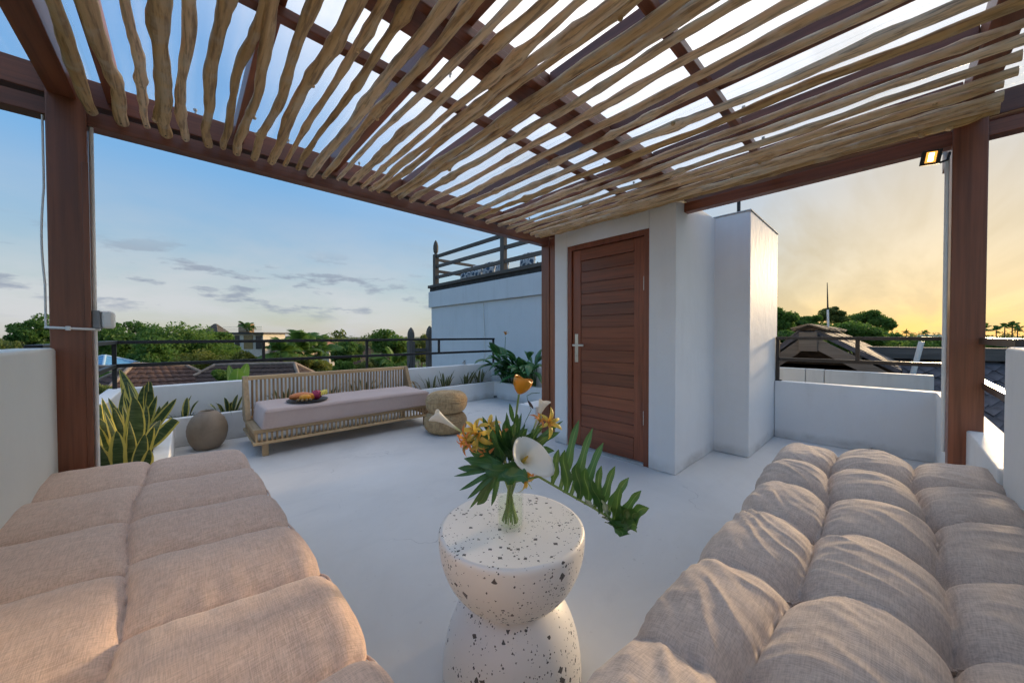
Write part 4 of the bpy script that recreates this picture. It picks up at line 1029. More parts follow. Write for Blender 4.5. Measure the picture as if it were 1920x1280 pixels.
def m_calla():
    n = NT('calla_spathe'); al = n.attr('along'); c = n.ramp(al, ((0.0, (0.16, 0.28, 0.06)), (0.22, (0.60, 0.64, 0.32)), (0.40, (0.80, 0.77, 0.66)), (1.0, (0.86, 0.83, 0.75))))
    n.set(Base_Color=c, Roughness=0.42, Normal=n.bump(n.noise(n.vec((40, 40, 40)), 1.0, 2), 0.05, 0.002)); n.translucent(c, 0.25); return n.m
SPATHE = m_calla()
SPADIX = m_plain('yellow_spadix', (0.72, 0.44, 0.06), 0.7, 0.2, 200, 0.5)
PHIL = m_leaf('philodendron_leaf', (0.028, 0.095, 0.024), (0.085, 0.175, 0.042), 0.3, 0.22, (0.16, 0.27, 0.08))
PHILD = m_leaf('dark_green_leaf', (0.030, 0.105, 0.026), (0.075, 0.18, 0.045), 0.32, 0.2, (0.10, 0.19, 0.06))
def bez(p0, p1, p2, n=14): return [p0*(1-t)**2+p1*2*t*(1-t)+p2*t*t for t in (i/n for i in range(n+1))]
MOUTH = VC+Vector((0, 0, 0.165))
def stem_pts(tip, k=0, via=None):
    a = k*2.399; foot = VC+Vector((0.026*math.cos(a), 0.026*math.sin(a), 0.02)); rim = MOUTH+Vector((-0.020*math.cos(a), -0.020*math.sin(a), 0.0))
    mid = via if via is not None else (rim+tip)/2+Vector((0, 0, 0.03))
    return [foot, foot.lerp(rim, 0.5), rim]+bez(rim, mid, tip, 8)[1:]
def frame_at(z, hint):
    z = z.normalized(); x = hint-z*hint.dot(z); x.normalize(); return Matrix((x, z.cross(x), z)).transposed().to_4x4()
def calla(label, base, mouth, open_r, length, k, flare=1.0, face=None, spad=0.05, tailroll=0.25):
    """funnel spathe from base towards mouth, one side rolled out to a point"""
    t = thing('calla_lily', label, 'flower', base, 'calla lilies in the vase')
    z = (mouth-base).normalized(); hint = face if face is not None else Vector(CAM)-base
    M = Matrix.Translation(base) @ frame_at(z, hint); n, m = 18, 36; V = []; A = []
    for i in range(n+1):
        t_ = i/n; rr = open_r*(0.10+0.16*t_+0.74*t_**2.6*flare)
        for j in range(m):
            a = 2*math.pi*j/m; c = math.cos(a)
            lip = max(0, c)**3
            ext = 1+0.42*lip*t_**2-0.16*max(0, -c)*t_**2
            rad = rr*(1+0.42*max(0, c)**7*t_**3+0.16*lip*t_**3+0.05*math.sin(3*a+1)*t_**3)
            x = rad*c; y = rad*math.sin(a)*(1-0.12*lip); zz = length*t_*(0.92+0.08*ext)+(0.16*open_r*math.sin(2*a+0.6)*t_**3)-tailroll*open_r*lip*t_**4
            V.append(M @ Vector((x, y, zz))); A.append((j/m, t_))
    F = [(i*m+j, i*m+(j+1) % m, (i+1)*m+(j+1) % m, (i+1)*m+j) for i in range(n) for j in range(m)]
    me = MB().add(V, F, A, True)
    o = obj('spathe', me, SPATHE, t); so = o.modifiers.new('thick', 'SOLIDIFY'); so.thickness = 0.0016
    if spad: obj('spadix', MB().tube([M @ Vector((0, 0, length*0.1)), M @ Vector((0, 0, length*0.5)), M @ Vector((0.002, 0, length*0.5+spad))], [0.004, 0.0055, 0.003], 10), SPADIX, t)
    obj('stem', MB().tube(stem_pts(base, k, (MOUTH+base)/2-z*0.02), 0.0048, 8), STEM, t)
    return t
bF = V3(975, 872, 0.00); calla('big white calla lily opened wide towards the viewer, above the vase', bF, V3(1001, 838, -0.075), 0.062, 0.084, 1, 1.02, Vector((_R*0.75-_U*0.8).tolist()), 0.022, 0.35)
calla('slim white calla lily leaning far out to the left', V3(869, 812, -0.01), V3(810, 772, -0.03), 0.027, 0.118, 2, 0.58, Vector((-_R-_U*0.3-_F*0.5).tolist()), 0.0, 0.1)
calla('white calla lily standing upright at the back of the bouquet', V3(1000, 805, 0.05), V3(1020, 748, 0.06), 0.024, 0.108, 3, 0.6, Vector((_R).tolist()), 0.0, 0.1)
# orange-yellow cupped bloom
an = thing('yellow_bloom', 'single orange-yellow cupped bloom on the tallest stem of the bouquet', 'flower', V3(973, 738, 0.03))
b = V3(973, 739, 0.03); z = (V3(985, 700, 0.03)-b).normalized(); M = Matrix.Translation(b) @ frame_at(z, Vector(CAM)-b)
YB = m_leaf('amber_petal', (0.62, 0.34, 0.02), (0.72, 0.24, 0.02), 0.35, 0.25)
for k in range(3):
    V = []; A = []; n, m = 10, 11
    for i in range(n+1):
        t_ = i/n
        for j in range(m):
            u = j/(m-1)*2-1; a = k*2.094+u*1.25*math.sin(min(1, t_*1.25)*math.pi*0.5)**0.6
            rr = 0.034*math.sin(min(1.0, 0.08+t_*0.95)*math.pi*0.58)
            zz = 0.062*t_*(1-0.18*u*u)
            V.append(M @ Vector((rr*math.cos(a)*1.15, rr*math.sin(a), zz))); A.append(((u+1)/2, t_))
    o = obj('petal', MB().add(V, [(i*m+j, i*m+j+1, (i+1)*m+j+1, (i+1)*m+j) for i in range(n) for j in range(m-1)], A, True), YB, an); so = o.modifiers.new('thick', 'SOLIDIFY'); so.thickness = 0.0012
obj('stem', MB().tube(stem_pts(b, 4, V3(958, 840, 0.02)), 0.0036, 8), STEM, an)
for (p, q, w) in ((V3(962, 790, 0.03), V3(955, 752, 0.02), 0.016), (V3(965, 800, 0.03), V3(972, 770, 0.0), 0.018), (V3(960, 810, 0.03), V3(948, 786, 0.02), 0.012)):
    L = (q-p).length; mb = blade_mb(L, w, 0.3, 0.3, 0.3, 8, 0.3, 0.4); me = mb.mesh('leaf'); me.materials.append(PHILD)
    o = obj('leaf', me, None, an); o.matrix_basis = Matrix.Translation(p) @ frame_at(q-p, Vector(CAM)-p)
# alstroemeria blooms
def m_alst(name, c_in, c_out):
    n = NT(name); al = n.attr('along'); st = n.noise(n.vec((220, 220, 40), rnd=True), 1.0, 2)
    c = n.mix(n.ramp(al, ((0.15, 0.0), (0.75, 1.0))), c_in, c_out); c = n.mix(n.math('MULTIPLY', n.ramp(st, ((0.60, 0.0), (0.66, 1.0))), 0.35), c, (0.25, 0.05, 0.01))
    n.set(Base_Color=c, Roughness=0.5); n.translucent(c, 0.3); return n.m
AL_O = m_alst('alstroemeria_orange', (0.72, 0.42, 0.06), (0.70, 0.24, 0.06)); AL_Y = m_alst('alstroemeria_yellow', (0.72, 0.34, 0.05), (0.76, 0.56, 0.10))
PET = {}
for nm, mt_ in (('o', AL_O), ('y', AL_Y)):
    lst = []
    for k in range(3):
        me = blade_mb(1.0, 0.23+0.04*k, 1.0+0.35*k, 0.2, 0.45, 8, 0.18, 0.60, 0.9, 0.06, across=5).mesh('petal'); me.materials.append(mt_); lst.append(me)
    PET[nm] = lst
def alst(label, x, y, dd, col, size, dirpx, k, seed):
    r = random.Random(seed); c = V3(x, y, dd); t = thing('alstroemeria', label, 'flower', c, 'alstroemeria blooms in the bouquet')
    z = (Vector((_R*dirpx[0]-_U*dirpx[1]-_F*dirpx[2]).tolist())).normalized(); M0 = frame_at(z, Vector((0.3, 0.2, 1)))
    base = c-z*size*0.5
    for q in range(6):
        o = obj('petal', r.choice(PET[col]), None, t); s = size*r.uniform(0.9, 1.1)
        o.matrix_basis = Matrix.Translation(base) @ M0 @ Matrix.Rotation(q*1.047+r.uniform(-.15, .15), 4, 'Z') @ Matrix.Rotation(0.22+0.12*(q % 2), 4, 'Y') @ Matrix.Scale(s, 4)
    sb = MB()
    for q in range(5):
        d = z+Vector((r.uniform(-.3, .3), r.uniform(-.3, .3), r.uniform(-.3, .3))); sb.tube([base, base+d*size*0.7], [0.0009, 0.0007], 4)
    obj('stamen', sb, STEM, t); obj('stem', MB().tube(stem_pts(base, k), 0.0026, 6), STEM, t)
for i, a in enumerate((
    ('orange alstroemeria bloom at the far left of the bouquet, below the slim calla', 868, 824, -0.02, 'o', 0.055, (-.7, -.1, .6)), ('orange alstroemeria bloom hanging lowest on the left cluster', 874, 838, -0.03, 'o', 0.050, (-.4, .6, .6)),
    ('yellow alstroemeria bloom at the top of the left cluster', 888, 798, 0.0, 'y', 0.060, (-.3, -.8, .5)), ('yellow alstroemeria bloom in the middle of the left cluster', 892, 818, -0.03, 'y', 0.062, (-.2, .1, 1)),
    ('yellow alstroemeria bloom under the left cluster, facing down', 888, 838, -0.02, 'y', 0.056, (-.2, .9, .4)), ('pale yellow alstroemeria bloom behind the green leaves at top centre', 918, 793, 0.02, 'y', 0.060, (.1, -.8, .5)),
    ('small orange alstroemeria bloom among the drooping fingers of leaf', 911, 854, -0.02, 'o', 0.042, (-.4, .2, .8)), ('orange alstroemeria bloom below the big calla, over the glass rim', 993, 897, 0.03, 'o', 0.048, (.3, .9, .3)),
    ('yellow-orange alstroemeria bloom right beside the glass rim', 990, 908, 0.02, 'y', 0.050, (.5, .7, .4)), ('orange alstroemeria bud at the foot of the upright calla', 1014, 782, 0.03, 'o', 0.044, (.2, -.9, .3)),
    ('orange-yellow alstroemeria bloom at the upper right of the bouquet', 1034, 791, 0.02, 'y', 0.056, (.5, -.3, .8)), ('small orange alstroemeria bloom in the heart of the bouquet', 935, 815, 0.03, 'o', 0.044, (.0, -.3, .9)))):
    alst(*a, 5+i, 40+i)
# leaves: lobes are strips from a rib, joined into one blade per leaf
def lobe(mb, p, q, w, nrm, droop=0.0, wave=0.12, n=12, m=5, base=0.45, sway=0.0):
    d = q-p; L = d.length; z = d.normalized(); side = z.cross(nrm).normalized(); nn = side.cross(z)
    V = []; A = []
    for i in range(n+1):
        t = i/n; prof = (base+(1-base)*math.sin(min(1, t/0.5)*math.pi/2)) if t < 0.5 else max(0.03, math.cos((t-0.5)/0.5*math.pi/2)**0.8)
        c = p+d*t-Vector((0, 0, 1))*droop*t*t*L+side*(sway*math.sin(t*6.0)*w)
        for j in range(m):
            u = j/(m-1)*2-1; ww = w/2*prof*(1+wave*0.9*math.sin(t*13+u*3))
            V.append(c+side*u*ww+nn*(0.20*abs(u)*ww+wave*ww*math.sin(t*11+2*u)*abs(u))); A.append(((u+1)/2, t))
    mb.add(V, [(i*m+j, i*m+j+1, (i+1)*m+j+1, (i+1)*m+j) for i in range(n) for j in range(m-1)], A, True)
def leaf_thing(label, rib, lobes, mat, rad=0.0032, k=30, group=None):
    t = thing('philodendron_leaf', label, 'leaf', rib[0], group)
    mb = MB(); nrm = Vector(CAM)-rib[len(rib)//2]
    for l in lobes:
        p, q, w = l[:3]; nr = l[3] if len(l) > 3 else nrm
        lobe(mb, p, q, w, nr.normalized(), 0.05, 0.22 if w > 0.02 else 0.06, sway=0.20 if w > 0.03 else 0.08)
    obj('blade', mb, mat, t); obj('rib', MB().tube([VC+Vector((0.02*math.cos(k), 0.02*math.sin(k), 0.025))]+rib, [rad]*2+[rad*(1-0.6*i/len(rib)) for i in range(len(rib)-1)], 8), STEM, t)
# the great pinnate leaf to the right
RB = [V3(955, 905, 0.0), V3(1010, 893, -0.02), V3(1060, 922, -0.05), V3(1110, 950, -0.09), V3(1150, 975, -0.12), V3(1180, 985, -0.14)]
def rp(t):
    f = t*(len(RB)-1); i = min(len(RB)-2, int(f)); return RB[i].lerp(RB[i+1], f-i)
up = [(0.30, 1048, 838, .02, .030), (0.36, 1086, 780, .06, .040), (0.44, 1112, 795, .04, .038), (0.50, 1132, 823, .03, .032), (0.40, 1060, 838, -.02, .046), (0.50, 1084, 862, -.03, .050), (0.56, 1100, 872, -.05, .048), (0.62, 1128, 868, -.02, .036),
      (0.66, 1154, 868, -.03, .036), (0.68, 1110, 890, -.12, .046), (0.72, 1180, 890, -.06, .040), (0.84, 1203, 915, -.08, .030), (0.60, 1098, 930, -.16, .036), (0.76, 1128, 930, -.17, .036), (0.80, 1165, 905, -.15, .036)]
lob = [(rp(t)+Vector((0, 0, -0.003)), V3(x, y, dd-0.06), w*(0.74 if w > 0.034 else 0.9), (Vector(CAM)-rp(t)).normalized()+Vector((0, 0, 0.6+0.2*math.sin(i*2.1)))) for i, (t, x, y, dd, w) in enumerate(up)]
lob += [(rp(0.88), V3(1218, 950, -0.16), 0.040), (rp(0.92), V3(1195, 988, -0.20), 0.036), (rp(0.86), V3(1160, 1003, -0.20), 0.056), (rp(0.80), V3(1150, 985, -0.17), 0.050), (rp(0.84), V3(1182, 955, -0.15), 0.050), (rp(0.93), V3(1200, 962, -.17), 0.05)]
leaf_thing('great deeply lobed green leaf arching out to the right of the vase', RB, lob, PHIL, 0.0042, 1.0, 'lobed leaves in the bouquet')
# fingered leaf drooping left in front of the glass
RB = [V3(955, 900, -0.02), V3(940, 875, -0.06), V3(915, 868, -0.07)]
ctr = V3(940, 878, -0.065)
fing = [(858, 873, .026), (851, 888, .014), (861, 915, .016), (876, 931, .018), (880, 949, .016), (893, 942, .034), (921, 945, .018), (873, 856, .030), (990, 900, .05), (960, 908, .045)]
leaf_thing('fingered dark green leaf drooping left in front of the vase', RB, [(ctr+(V3(x, y, -.09)-ctr)*0.10, V3(x, y, -.09-0.03*math.sin(i)), w) for i, (x, y, w) in enumerate(fing)]+[(V3(985, 900, -.06), V3(905, 862, -.08), .055), (V3(940, 870, -.06), V3(870, 855, -.09), .03)], PHILD, 0.003, 2.0, 'lobed leaves in the bouquet')
# upright dark fingers in the middle
for i, (lab, base_, tips) in enumerate((
    ('upright dark green leaf fan at the left heart of the bouquet', (940, 870), ((903, 808, .03), (917, 792, .022), (925, 800, .03), (930, 772, .014), (915, 830, .03), (905, 845, .02), (896, 848, .022))),
    ('upright dark green leaf fan in the centre of the bouquet behind the big calla', (955, 862), ((945, 800, .024), (955, 822, .02), (938, 812, .028), (962, 815, .018), (975, 805, .022), (985, 790, .02))),
    ('broad mid-green leaf fan behind the yellow cluster of blooms', (945, 862), ((878, 815, .03), (890, 790, .026), (905, 775, .024), (880, 838, .03), (920, 780, .03), (935, 790, .034), (950, 780, .026))),
    ('tall green leaf fan at the back of the bouquet', (960, 858), ((965, 790, .028), (978, 770, .022), (990, 800, .034), (1008, 812, .036), (950, 768, .018), (1022, 826, .036), (1040, 842, .034))),
    ('light green leaf fan below the upper right alstroemeria', (985, 845), ((1020, 790, .022), (1010, 800, .030), (1000, 808, .024), (1040, 808, .024), (1056, 784, .016), (1030, 815, .026), (1050, 806, .022), (1018, 818, .022))))):
    b = V3(*base_, (0.0, 0.01, 0.05, 0.06, 0.05)[i])
    leaf_thing(lab, [V3(955, 905, 0), b], [(b, V3(x, y, (-0.03, 0.0, 0.05, 0.06, 0.04)[i]+0.03*math.sin(q*2.3)), w*1.15, (Vector(CAM)-b).normalized()+Vector((0.6*math.sin(q*1.7), 0.5*math.cos(q*2.9), 0.1))) for q, (x, y, w) in enumerate(tips)], PHILD if i < 2 else PHIL, 0.003, 3.0+i, 'lobed leaves in the bouquet')
tw = thing('dark_twig', 'thin dark curling twig beside the upright calla', 'twig', V3(985, 800, 0.04))
obj('stem', MB().tube(stem_pts(V3(985, 790, 0.05), 50)+[V3(996, 768, 0.05), V3(990, 752, 0.05), V3(988, 742, 0.05), V3(997, 737, 0.05), V3(1012, 736, 0.05)], 0.0012, 6), BOPS, tw)
mb = blade_mb(0.045, 0.010, 0.6, 0.8, 0.3, 8, 0.2, 0.4); me = mb.mesh('leaf'); me.materials.append(m_leaf('dark_purple_leaf', (0.03, 0.025, 0.03), (0.05, 0.04, 0.04)))
o = obj('leaf', me, None, tw); o.matrix_basis = Matrix.Translation(V3(1000, 766, 0.05)) @ frame_at(V3(986, 745, 0.05)-V3(1000, 766, 0.05), Vector(CAM)-V3(1000, 766, 0.05))
# ================================================================== the neighbouring house with its timber deck
XN = 5.20
def rail_y(name, t, y0, y1, z, w=0.045, h=0.09, x=XN-0.02, mat=None): obj(name, MB().box((x, y0, z-h/2), (x+w, y1, z+h/2)), mat or GREYWOOD_Y, t, 0.006)
nb_ = thing('neighbour_house', 'blue-grey plastered neighbouring house wall with a weathered timber deck on top', 'building', (7.2, 6.5, GZ))
YE = 8.98
obj('wall', MB().box((XN, 3.2, GZ), (10.2, YE, 1.965)), NEIGH, nb_, 0.01)
obj('parapet_band', MB().box((XN-0.06, 3.2, 1.968), (10.26, YE+0.06, 2.415)), NEIGH, nb_, 0.012)
obj('deck_edge', MB().box((XN-0.03, 3.2, 2.418), (10.2, YE+0.03, 2.52)), m_plain('dark_timber', (0.035, 0.032, 0.030), 0.9, 0.5, 6, 0.8), nb_, 0.01)  # evenly dark strip below the grey edge board
obj('deck_edge', MB().box((XN-0.07, 3.2, 2.523), (XN+0.16, YE+0.08, 2.60)), GREYWOOD_Y, nb_, 0.006)
cab = [(XN-0.012, 6.55+0.02*math.sin(z*4), z) for z in np.linspace(0.25, 1.96, 16)]
obj('cable', MB().tube([(x, y-0.06*(1 if z < 1.1 else 0)*(1.1-z), z) for x, y, z in cab], 0.012, 6), WHITEP, nb_)
dk = thing('deck_railing', 'weathered grey timber railing with pointed corner post on the neighbouring roof deck', 'railing', (XN, 6.0, 2.60))
def finial_post(t, x, y, z0, z1, w=0.12, name='post'):
    mb = MB().box((x-w/2, y-w/2, z0), (x+w/2, y+w/2, z1-0.40))
    prof = [(w*0.50, z1-0.40), (w*0.30, z1-0.37), (w*0.52, z1-0.33), (w*0.62, z1-0.25), (w*0.60, z1-0.16), (w*0.42, z1-0.07), (w*0.12, z1)]
    mb.lathe(prof, (x, y, 0), 8, False); return obj(name, mb, GREYWOOD_Z, t)
finial_post(dk, XN, 8.72, 2.60, 3.84)
obj('post', MB().box((XN-0.05, 5.80, 2.60), (XN+0.06, 5.92, 3.46)), GREYWOOD_Z, dk, 0.006); obj('post', MB().box((XN-0.05, 3.6, 2.60), (XN+0.06, 3.72, 3.46)), GREYWOOD_Z, dk, 0.006)
for z in (2.80, 3.10, 3.38): rail_y('rail', dk, 3.2, 8.66, z)
for z in (2.98, 3.30): obj('rail', MB().box((XN+0.07, 8.70, z-0.04), (9.8, 8.745, z+0.04)), GREYWOOD_X, dk, 0.006)
finial_post(dk, 9.4, 8.72, 2.60, 3.84)
def m_batik():
    n = NT('blue_white_batik'); v = n.vec((1, 1, 1)); vo = n.n('ShaderNodeTexVoronoi', feature='DISTANCE_TO_EDGE'); n.l(v, vo.inputs['Vector']); vo.inputs['Scale'].default_value = 9
    f = n.noise(v, 14, 3, 0.6, 1.5)
    c = n.mix(n.ramp(n.math('MULTIPLY', f, vo.outputs['Distance']), ((0.05, 0.0), (0.09, 1.0))), (0.60, 0.66, 0.70), (0.06, 0.12, 0.20)); n.set(Base_Color=c, Roughness=0.85); return n.m
BAT = m_batik()
for k, (y, c, lab) in enumerate(((7.75, 1, 'leftmost blue and white batik cushion behind the deck railing'), (7.30, 1, 'second blue and white batik cushion behind the deck railing'), (6.80, 1, 'third blue and white batik cushion behind the deck railing'), (6.30, 1, 'fourth blue and white batik cushion, left of the deck post'), (5.45, 0, 'pale patterned cushion right of the deck post'))):
    mb = MB(); mb.v = []; q = MB().ball((0, 0, 0), (0.09, 0.21, 0.19), 20, 12)
    V = []
    for (x, yy, z) in q.v:
        s_ = lambda a, m_: math.copysign(abs(a/m_)**0.55, a)*m_
        V.append((x, s_(yy, 0.21), s_(z, 0.19)))
    q.v = V
    obj('deck_cushion', xf(q, Matrix.Translation((XN+0.35, y, 2.60+0.20)) @ Matrix.Rotation(0.18, 4, 'Y')), BAT, label=lab, cat='cushion', group='cushions on the neighbouring deck')
for k, y in enumerate((4.92, 4.72)):
    t = thing('deck_finial', ('left' if k == 0 else 'right')+' of the two small pointed timber finials behind the deck railing', 'finial', (XN+0.5, y, 2.6), 'small finials on the deck'); finial_post(t, XN+0.5, y, 2.59, 3.08+0.02*k, 0.10)
# timber gate posts beyond the railing
gt = thing('timber_gate', 'weathered timber gate with two pointed posts beyond the black railing', 'gate', (5.0, 10.5, 0))
ga, gb = far(771, 700, 10.2), far(806, 700, 10.4)
for p, zt in ((ga, far(771, 614, 10.2).z), (gb, far(806, 611, 10.4).z)): finial_post(gt, p.x, p.y, -1.6, zt, 0.17)
for z in (0.15, 0.75, -0.45): obj('rail', MB().bar((ga.x, ga.y, z), (gb.x, gb.y, z), 0.05, 0.10), GREYWOOD_X, gt)
gc = far(748, 720, 9.8); obj('brace', MB().bar((ga.x, ga.y, 0.55), (gc.x, gc.y, -0.6), 0.06, 0.09), GREYWOOD_X, gt)
obj('lower_terrace', MB().box((2.2, 8.8, GZ), (5.15, 11.5, -1.2)), OLDW, label='low grey terrace block carrying the timber gate behind the railing', cat='building')

# ================================================================== houses with tiled roofs
Fh = Vector((math.cos(YAW), math.sin(YAW), 0)); Rh = Vector((math.sin(YAW), -math.cos(YAW), 0))
def m_tile(name, c0, c1):
    n = NT(name); g_ = n.noise(n.vec(), 2.5, 5, 0.65); r_ = n.noise(n.vec((4, 4, 4)), 1.6, 2, 0.5)
    c = n.mix(n.ramp(g_, ((0.3, 0.0), (0.7, 1.0))), c0, c1); c = n.mix(n.math('MULTIPLY', n.ramp(r_, ((0.62, 0.0), (0.72, 1.0))), 0.4), c, (0.16, 0.12, 0.10))
    n.set(Base_Color=c, Roughness=0.85, Normal=n.bump(n.noise(n.vec(), 18, 3), 0.3, 0.02)); return n.m
TILE = m_tile('dark_brown_tile', (0.028, 0.017, 0.014), (0.062, 0.038, 0.030)); TILE2 = m_tile('red_brown_tile', (0.040, 0.020, 0.016), (0.075, 0.040, 0.031)); GREYTILE = m_tile('grey_roof', (0.06, 0.062, 0.066), (0.10, 0.10, 0.105))
CREAM = m_plaster('cream_wall', (0.62, 0.58, 0.50), 0.2); RIDGE = m_plain('ridge_mortar', (0.24, 0.19, 0.15), 0.9, 0.3, 5)
DARKG = m_plain('dark_window', (0.03, 0.035, 0.04), 0.15, 0.2)
def tiled(p00, p10, p11, p01, tw=0.26, tl=0.34):
    """curved tiles in courses over a four-sided slope: p00-p10 eave, p01-p11 ridge"""
    le = max((p10-p00).length, (p11-p01).length); ls = max((p01-p00).length, (p11-p10).length)
    nu = max(4, int(le/tw)*5); nc = max(2, int(ls/tl)); nrm = (p10-p00).cross(p01-p00).normalized()
    if nrm.z < 0: nrm = -nrm
    V = []; rows = []
    for c in range(nc):
        for e in (0, 1): rows.append(((c+e)/nc, 0.035*(1-e)))
    w_e = (p10-p00).length
    for v, lift in rows:
        a = p00.lerp(p01, v); b = p10.lerp(p11, v)
        for i in range(nu+1):
            p = a.lerp(b, i/nu); d = (p-p00).dot((p10-p00).normalized())
            V.append(p+nrm*(lift+0.032*abs(math.sin(d*math.pi/tw))))
    m = nu+1
    Q = [(j*m+i, j*m+i+1, (j+1)*m+i+1, (j+1)*m+i) for j in range(len(rows)-1) for i in range(nu)]
    return V, Q
def hip_house(name, label, rl, rr, drop, run, ext, tile, wallmat=CREAM, cap=RIDGE, over=0.5, tw=0.26, windows=0):
    """rl, rr ridge ends; slopes fall by drop over run, hips extend sideways by ext"""
    c = (rl+rr)/2; t = thing(name, label, 'house', (c.x, c.y, GZ)); ax = (rr-rl); ax.z = 0
    ax = ax.normalized() if ax.length > 0.1 else Rh; ay = Vector((-ax.y, ax.x, 0))
    if ay.dot(Fh) > 0: ay = -ay                                   # towards the camera
    dz = Vector((0, 0, -drop))
    fl, fr_, bl, br = rl-ax*ext+ay*run+dz, rr+ax*ext+ay*run+dz, rl-ax*ext-ay*run+dz, rr+ax*ext-ay*run+dz
    VV, QQ = [], []
    for quad in ((fl, fr_, rr, rl), (fr_, br, rr, rr), (br, bl, rl, rr), (bl, fl, rl, rl)):
        V, Q = tiled(*quad, tw=tw); b = len(VV); VV += V; QQ += [tuple(b+i for i in q) for q in Q]
    ro = obj('roof', np_mesh('roof', VV, QQ), tile, t)
    for p, q in ((rl, rr), (rl, fl), (rr, fr_), (rl, bl), (rr, br)):
        if (q-p).length > 0.2: obj('ridge_cap', MB().tube([p+Vector((0, 0, 0.03)), p.lerp(q, 0.5)+Vector((0, 0, 0.03)), q+Vector((0, 0, 0.03))], 0.085, 8), cap, ro)
    k = over
    poly = [(fl+ax*k-ay*k), (fr_-ax*k-ay*k), (br-ax*k+ay*k), (bl+ax*k+ay*k)]
    obj('wall', MB().prism([(p.x, p.y) for p in poly], GZ, fl.z+0.1), wallmat, t)
    return t
hip_house('tiled_house', 'nearer house with worn dark red tiled hip roof behind the snake plants', far(250, 684, 15.0), far(348, 686, 16.5), 2.0, 3.0, 2.4, TILE2, windows=0)
hip_house('tiled_house', 'house with long dark brown tiled hip roof and pale hip mortar, behind the bench', far(404, 685, 17.0), far(552, 682, 17.5), 2.2, 3.4, 2.2, TILE)
hip_house('tiled_house', 'small brown tiled roof peeping between the left railing posts', far(130, 686, 20), far(212, 688, 20), 1.6, 2.6, 2.0, TILE)
hip_house('blue_roofed_house', 'small house with bright blue pyramid roof beyond the left railing', far(194, 667, 27), far(197, 667, 27), 1.25, 2.5, 2.6, m_plain('blue_sheet_roof', (0.10, 0.30, 0.52), 0.45, 0.15, 3), tw=0.5, cap=m_plain('pale_blue_cap', (0.35, 0.5, 0.62), 0.5))
hip_house('grey_roofed_house', 'far house with low grey hip roof behind the palms', far(500, 632, 62), far(540, 632, 62), 2.4, 5, 4.0, GREYTILE, m_plaster('peach_wall', (0.60, 0.45, 0.36), 0.1), GREYTILE, 0.8, 0.6)
hip_house('tiled_house', 'distant orange-roofed house in the tree line right of the grey roof', far(590, 637, 95), far(606, 637, 95), 2.4, 4, 4.0, m_plain('orange_roof', (0.34, 0.16, 0.10), 0.8), CREAM, m_plain('orange_cap', (0.34, 0.16, 0.10), 0.8), 0.8, 0.8)
hip_house('tiled_house', 'little dark roof low among the shrubs right of the brown roof', far(566, 686, 24), far(580, 686, 24), 1.0, 1.6, 1.5, TILE)
# pavilion with steep thatch and modern house with a roof terrace
hip_house('thatched_house', 'house with tall steep thatched roof rising above the trees', far(402, 608, 60), far(406, 608, 60), 6.0, 5.0, 5.0, m_plain('thatch', (0.10, 0.085, 0.07), 0.95, 0.3, 4, 0.6), CREAM, m_plain('thatch_cap', (0.13, 0.11, 0.09), 0.95, 0.3, 4), 1.0, 0.4)
def modern():
    D = 55; a = far(421, 640, D); b = far(492, 640, D); t = thing('modern_house', 'flat-roofed white house with roof terrace and glass rail, beyond the trees', 'house', (a.x, a.y, GZ))
    ax = (b-a); ax.z = 0; w = ax.length; ax.normalize(); ay = Vector((-ax.y, ax.x, 0)); ay = ay if ay.dot(Fh) > 0 else -ay
    zt = far(440, 623, D).z; zs = far(440, 640, D).z
    def blk(name, x0, x1, y0, y1, z0, z1, mat, bev=0.0):
        c = [a+ax*x0+ay*y0, a+ax*x1+ay*y0, a+ax*x1+ay*y1, a+ax*x0+ay*y1]; return obj(name, MB().prism([(p.x, p.y) for p in c], z0, z1), mat, t, bev)
    blk('wall', 0.2, w-0.3, 0.6, 6, GZ, zt-0.25, CREAM); blk('roof_slab', -0.3, w+0.2, 0, 6.4, zt-0.25, zt, m_plain('dark_slab', (0.05, 0.05, 0.055), 0.7))
    blk('lower_storey', -2.5, w*0.55, -1.8, 0.59, GZ, far(440, 665, D).z, m_plaster('pale_wall', (0.68, 0.66, 0.62), 0.1)); blk('window', 1.2, 1.9, 0.5, 0.59, zs-1.2, zt-0.5, DARKG); blk('window', 2.6, 4.0, 0.5, 0.59, zs-1.2, zt-0.5, m_plain('warm_glass', (0.25, 0.18, 0.08), 0.2)); blk('window', 4.5, 5.4, 0.5, 0.59, zs-1.2, zt-0.5, DARKG)
    for k in range(3):
        z = zt+0.3+0.28*k; p = a-ax*0.2; q = a+ax*(w); obj('terrace_rail', MB().bar((p.x, p.y, z), (q.x, q.y, z), 0.05, 0.05), STEEL, t)
    blk('roof_planter', 1.4, 3.2, 1, 2, zt, zt+1.4, m_plain('terrace_screen', (0.22, 0.15, 0.08), 0.9, 0.4, 3))
modern()
# other far roofs so that the town reads on
rgx = random.Random(77)
for k, (x, y, D, w, mat, lab) in enumerate(((30, 668, 30, 60, TILE, 'brown tiled roof left of the far-left tree'), (655, 640, 110, 16, TILE2, 'tiny far red roof right of the orange roof'), (1840, 634, 80, 60, GREYTILE, 'far low grey roof at the right edge of the horizon'))):
    hip_house('tiled_house', lab, far(x-w/2, y, D), far(x+w/2, y, D), 0.05*D+0.6, 0.10*D+1, 0.06*D+1, mat, CREAM, mat, 0.5, 0.5 if D < 50 else 1.0)
obj('water_tank_roof', MB().prism([(p.x, p.y) for p in (far(1722, 640, 75), far(1766, 640, 75), far(1768, 640, 85), far(1720, 640, 85))], GZ, far(1740, 628, 75).z), m_plaster('far_white', (0.72, 0.72, 0.70), 0.1), label='pale flat-roofed building far off, left of the right post', cat='building')

